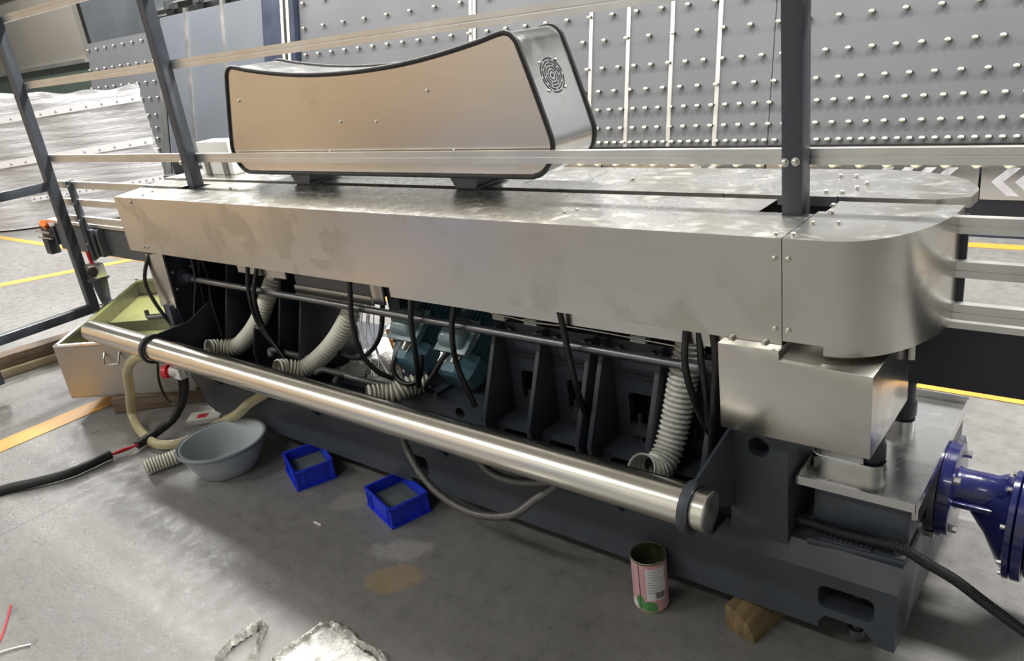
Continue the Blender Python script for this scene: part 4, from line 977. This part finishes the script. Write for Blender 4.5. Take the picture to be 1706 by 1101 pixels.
# the side facing the aisle is around -58 degrees
wrap(-72, -6, .046, .152, .0010, 'text_panel', 'label_white', lb); wrap(-150, -76, .035, .012, .0009, 'lower_band', 'label_white', lb)
for k in range(9): wrap(-68, -14-(k % 3)*9, .142-k*.0088, .145-k*.0088, .0013, 'text_line', 'ink_grey', lb)
for k in range(10): wrap(-44+k*3.4, -42.2+k*3.4+(k % 3)*.6, .052, .072, .0013, 'barcode_bar', 'ink', lb)
wrap(-96, -93.5, .008, .164, .0013, 'seam_line', 'ink', lb)
wrap(-90, -38, .000, .042, .0012, 'leaf_print', 'green', lb, .009); wrap(-112, -80, .012, .060, .0011, 'leaf_print', 'green', lb, .009)
# split log wedge under the base
e1 = Vector((.22, .97, 0)).normalized(); w1 = Vector((e1.y, -e1.x, 0)); o0 = Vector((-.765, 1.575, 0))
pr = [(0, 0), (.092, 0)] + [(.092*math.cos(R(a))*1.0, .079*math.sin(R(a))) for a in (20, 40, 60, 75, 90)]
v = []; K = len(pr)
for L_ in (0, .26):
    for a, z in pr: q = o0+w1*a+e1*L_; v.append((q.x-o0.x, q.y-o0.y, z))
lg = MB().add(v, [tuple(range(K)), tuple(range(2*K-1, K-1, -1))]+[(i, i+K, (i+1) % K+K, (i+1) % K) for i in range(K)]).build('split_log_wedge', 'log', bevel=.004); lg.location = o0
tag(lg, 'split log wedge propping up the base near the tin can', 'wood wedge')
# small board with a red print, and a wood chip
bd = empty('printed_board', (-3.47, 1.63, 0)); bd.rotation_euler = (0, 0, .75); tag(bd, 'small pale board with a red print beside the base', 'board')
box('board', (-.08, -.05, 0), (.08, .05, .02), 'wall_pale', bd); box('red_print', (-.035, -.025, .02), (.012, .015, .0212), 'red', bd); box('white_patch', (.02, -.025, .02), (.07, .028, .0212), 'white', bd)
tag(MB().box((-.10, -.03, 0), (.10, .03, .03)).build('wood_chip', 'timber_pale', bevel=.008), 'pale wood offcut between the printed board and the basin', 'wood offcut')
bpy.data.objects['wood_chip'].location = (-3.27, 1.60, 0); bpy.data.objects['wood_chip'].rotation_euler = (0, 0, .9)
# crumpled film bags near the camera
def strip(name, pts, w, label, par=None):
    p = resample(catmull([(x, y, .012) for x, y in pts], 16), .008); v = []; f = []; m_ = 7
    for i, q in enumerate(p):
        t_ = (p[min(i+1, len(p)-1)]-p[max(i-1, 0)]).normalized(); s_ = Vector((-t_.y, t_.x, 0))
        ww = w*(.8+.35*math.sin(i*.21+1)+.12*random.uniform(-1, 1))
        for k in range(m_):
            u = k/(m_-1)*2-1; v.append(q+s_*(u*ww/2)+Vector((0, 0, .016*(1-u*u)-.009+.006*random.uniform(-1, 1)+.004*math.sin(k*2.2+i*.3))))
    for i in range(len(p)-1):
        for k in range(m_-1): a = i*m_+k; f.append((a, a+m_, a+m_+1, a+1))
    return MB().add(v, f).build(name, 'bag', par, smooth=True, angle=60)
tag(strip('film_strip', [(-1.88, .60), (-1.935, .735), (-1.955, .80), (-1.953, .885), (-1.925, .885), (-1.88, .83), (-1.845, .79), (-1.79, .72)], .030, ''), 'twisted strip of clear film on the floor, left of the larger sheet', 'plastic film')
fs = empty('film_sheet', (-1.70, .9, 0)); FSO = Vector((-1.70, .9, 0)); tag(fs, 'crumpled clear film sheet on the floor at the lower edge', 'plastic film')
def fp_(o): o.parent = fs; o.location = o.location-FSO; return o
fp_(strip('film_fold', [(-1.78, .82), (-1.775, .90), (-1.762, .97), (-1.748, 1.005), (-1.70, 1.005), (-1.62, .995), (-1.545, 1.00), (-1.50, .985), (-1.46, .95)], .040, ''))
v = []; f = []; nn_ = 26
for i in range(nn_+1):
    for j in range(nn_+1):
        u, t = i/nn_, j/nn_; x = -1.79+.30*u*(.4+.6*t) ; y = .995-.30*(1-t)-.02*u-.10*u*(1-t)
        v.append((x, y, .006+.014*random.random()*(0.4+.6*math.sin(u*9)**2)))
for i in range(nn_):
    for j in range(nn_): a = i*(nn_+1)+j; f.append((a, a+nn_+1, a+nn_+2, a+1))
fp_(MB().add(v, f).build('film_body', 'bag', None, smooth=True, angle=60))
# crumpled white film inside the machine
v = []; f = []
for i in range(25):
    for j in range(17):
        v.append((-2.62+.54*i/24, 1.80+.55*j/16, .312+.16*(j/16)**2+.035*random.random()))
for i in range(24):
    for j in range(16): a = i*17+j; f.append((a, a+17, a+18, a+1))
tag(MB().add(v, f).build('white_film_heap', 'bag', None, smooth=True, angle=60), 'crumpled white film lying inside the open machine left of the motors', 'plastic film')
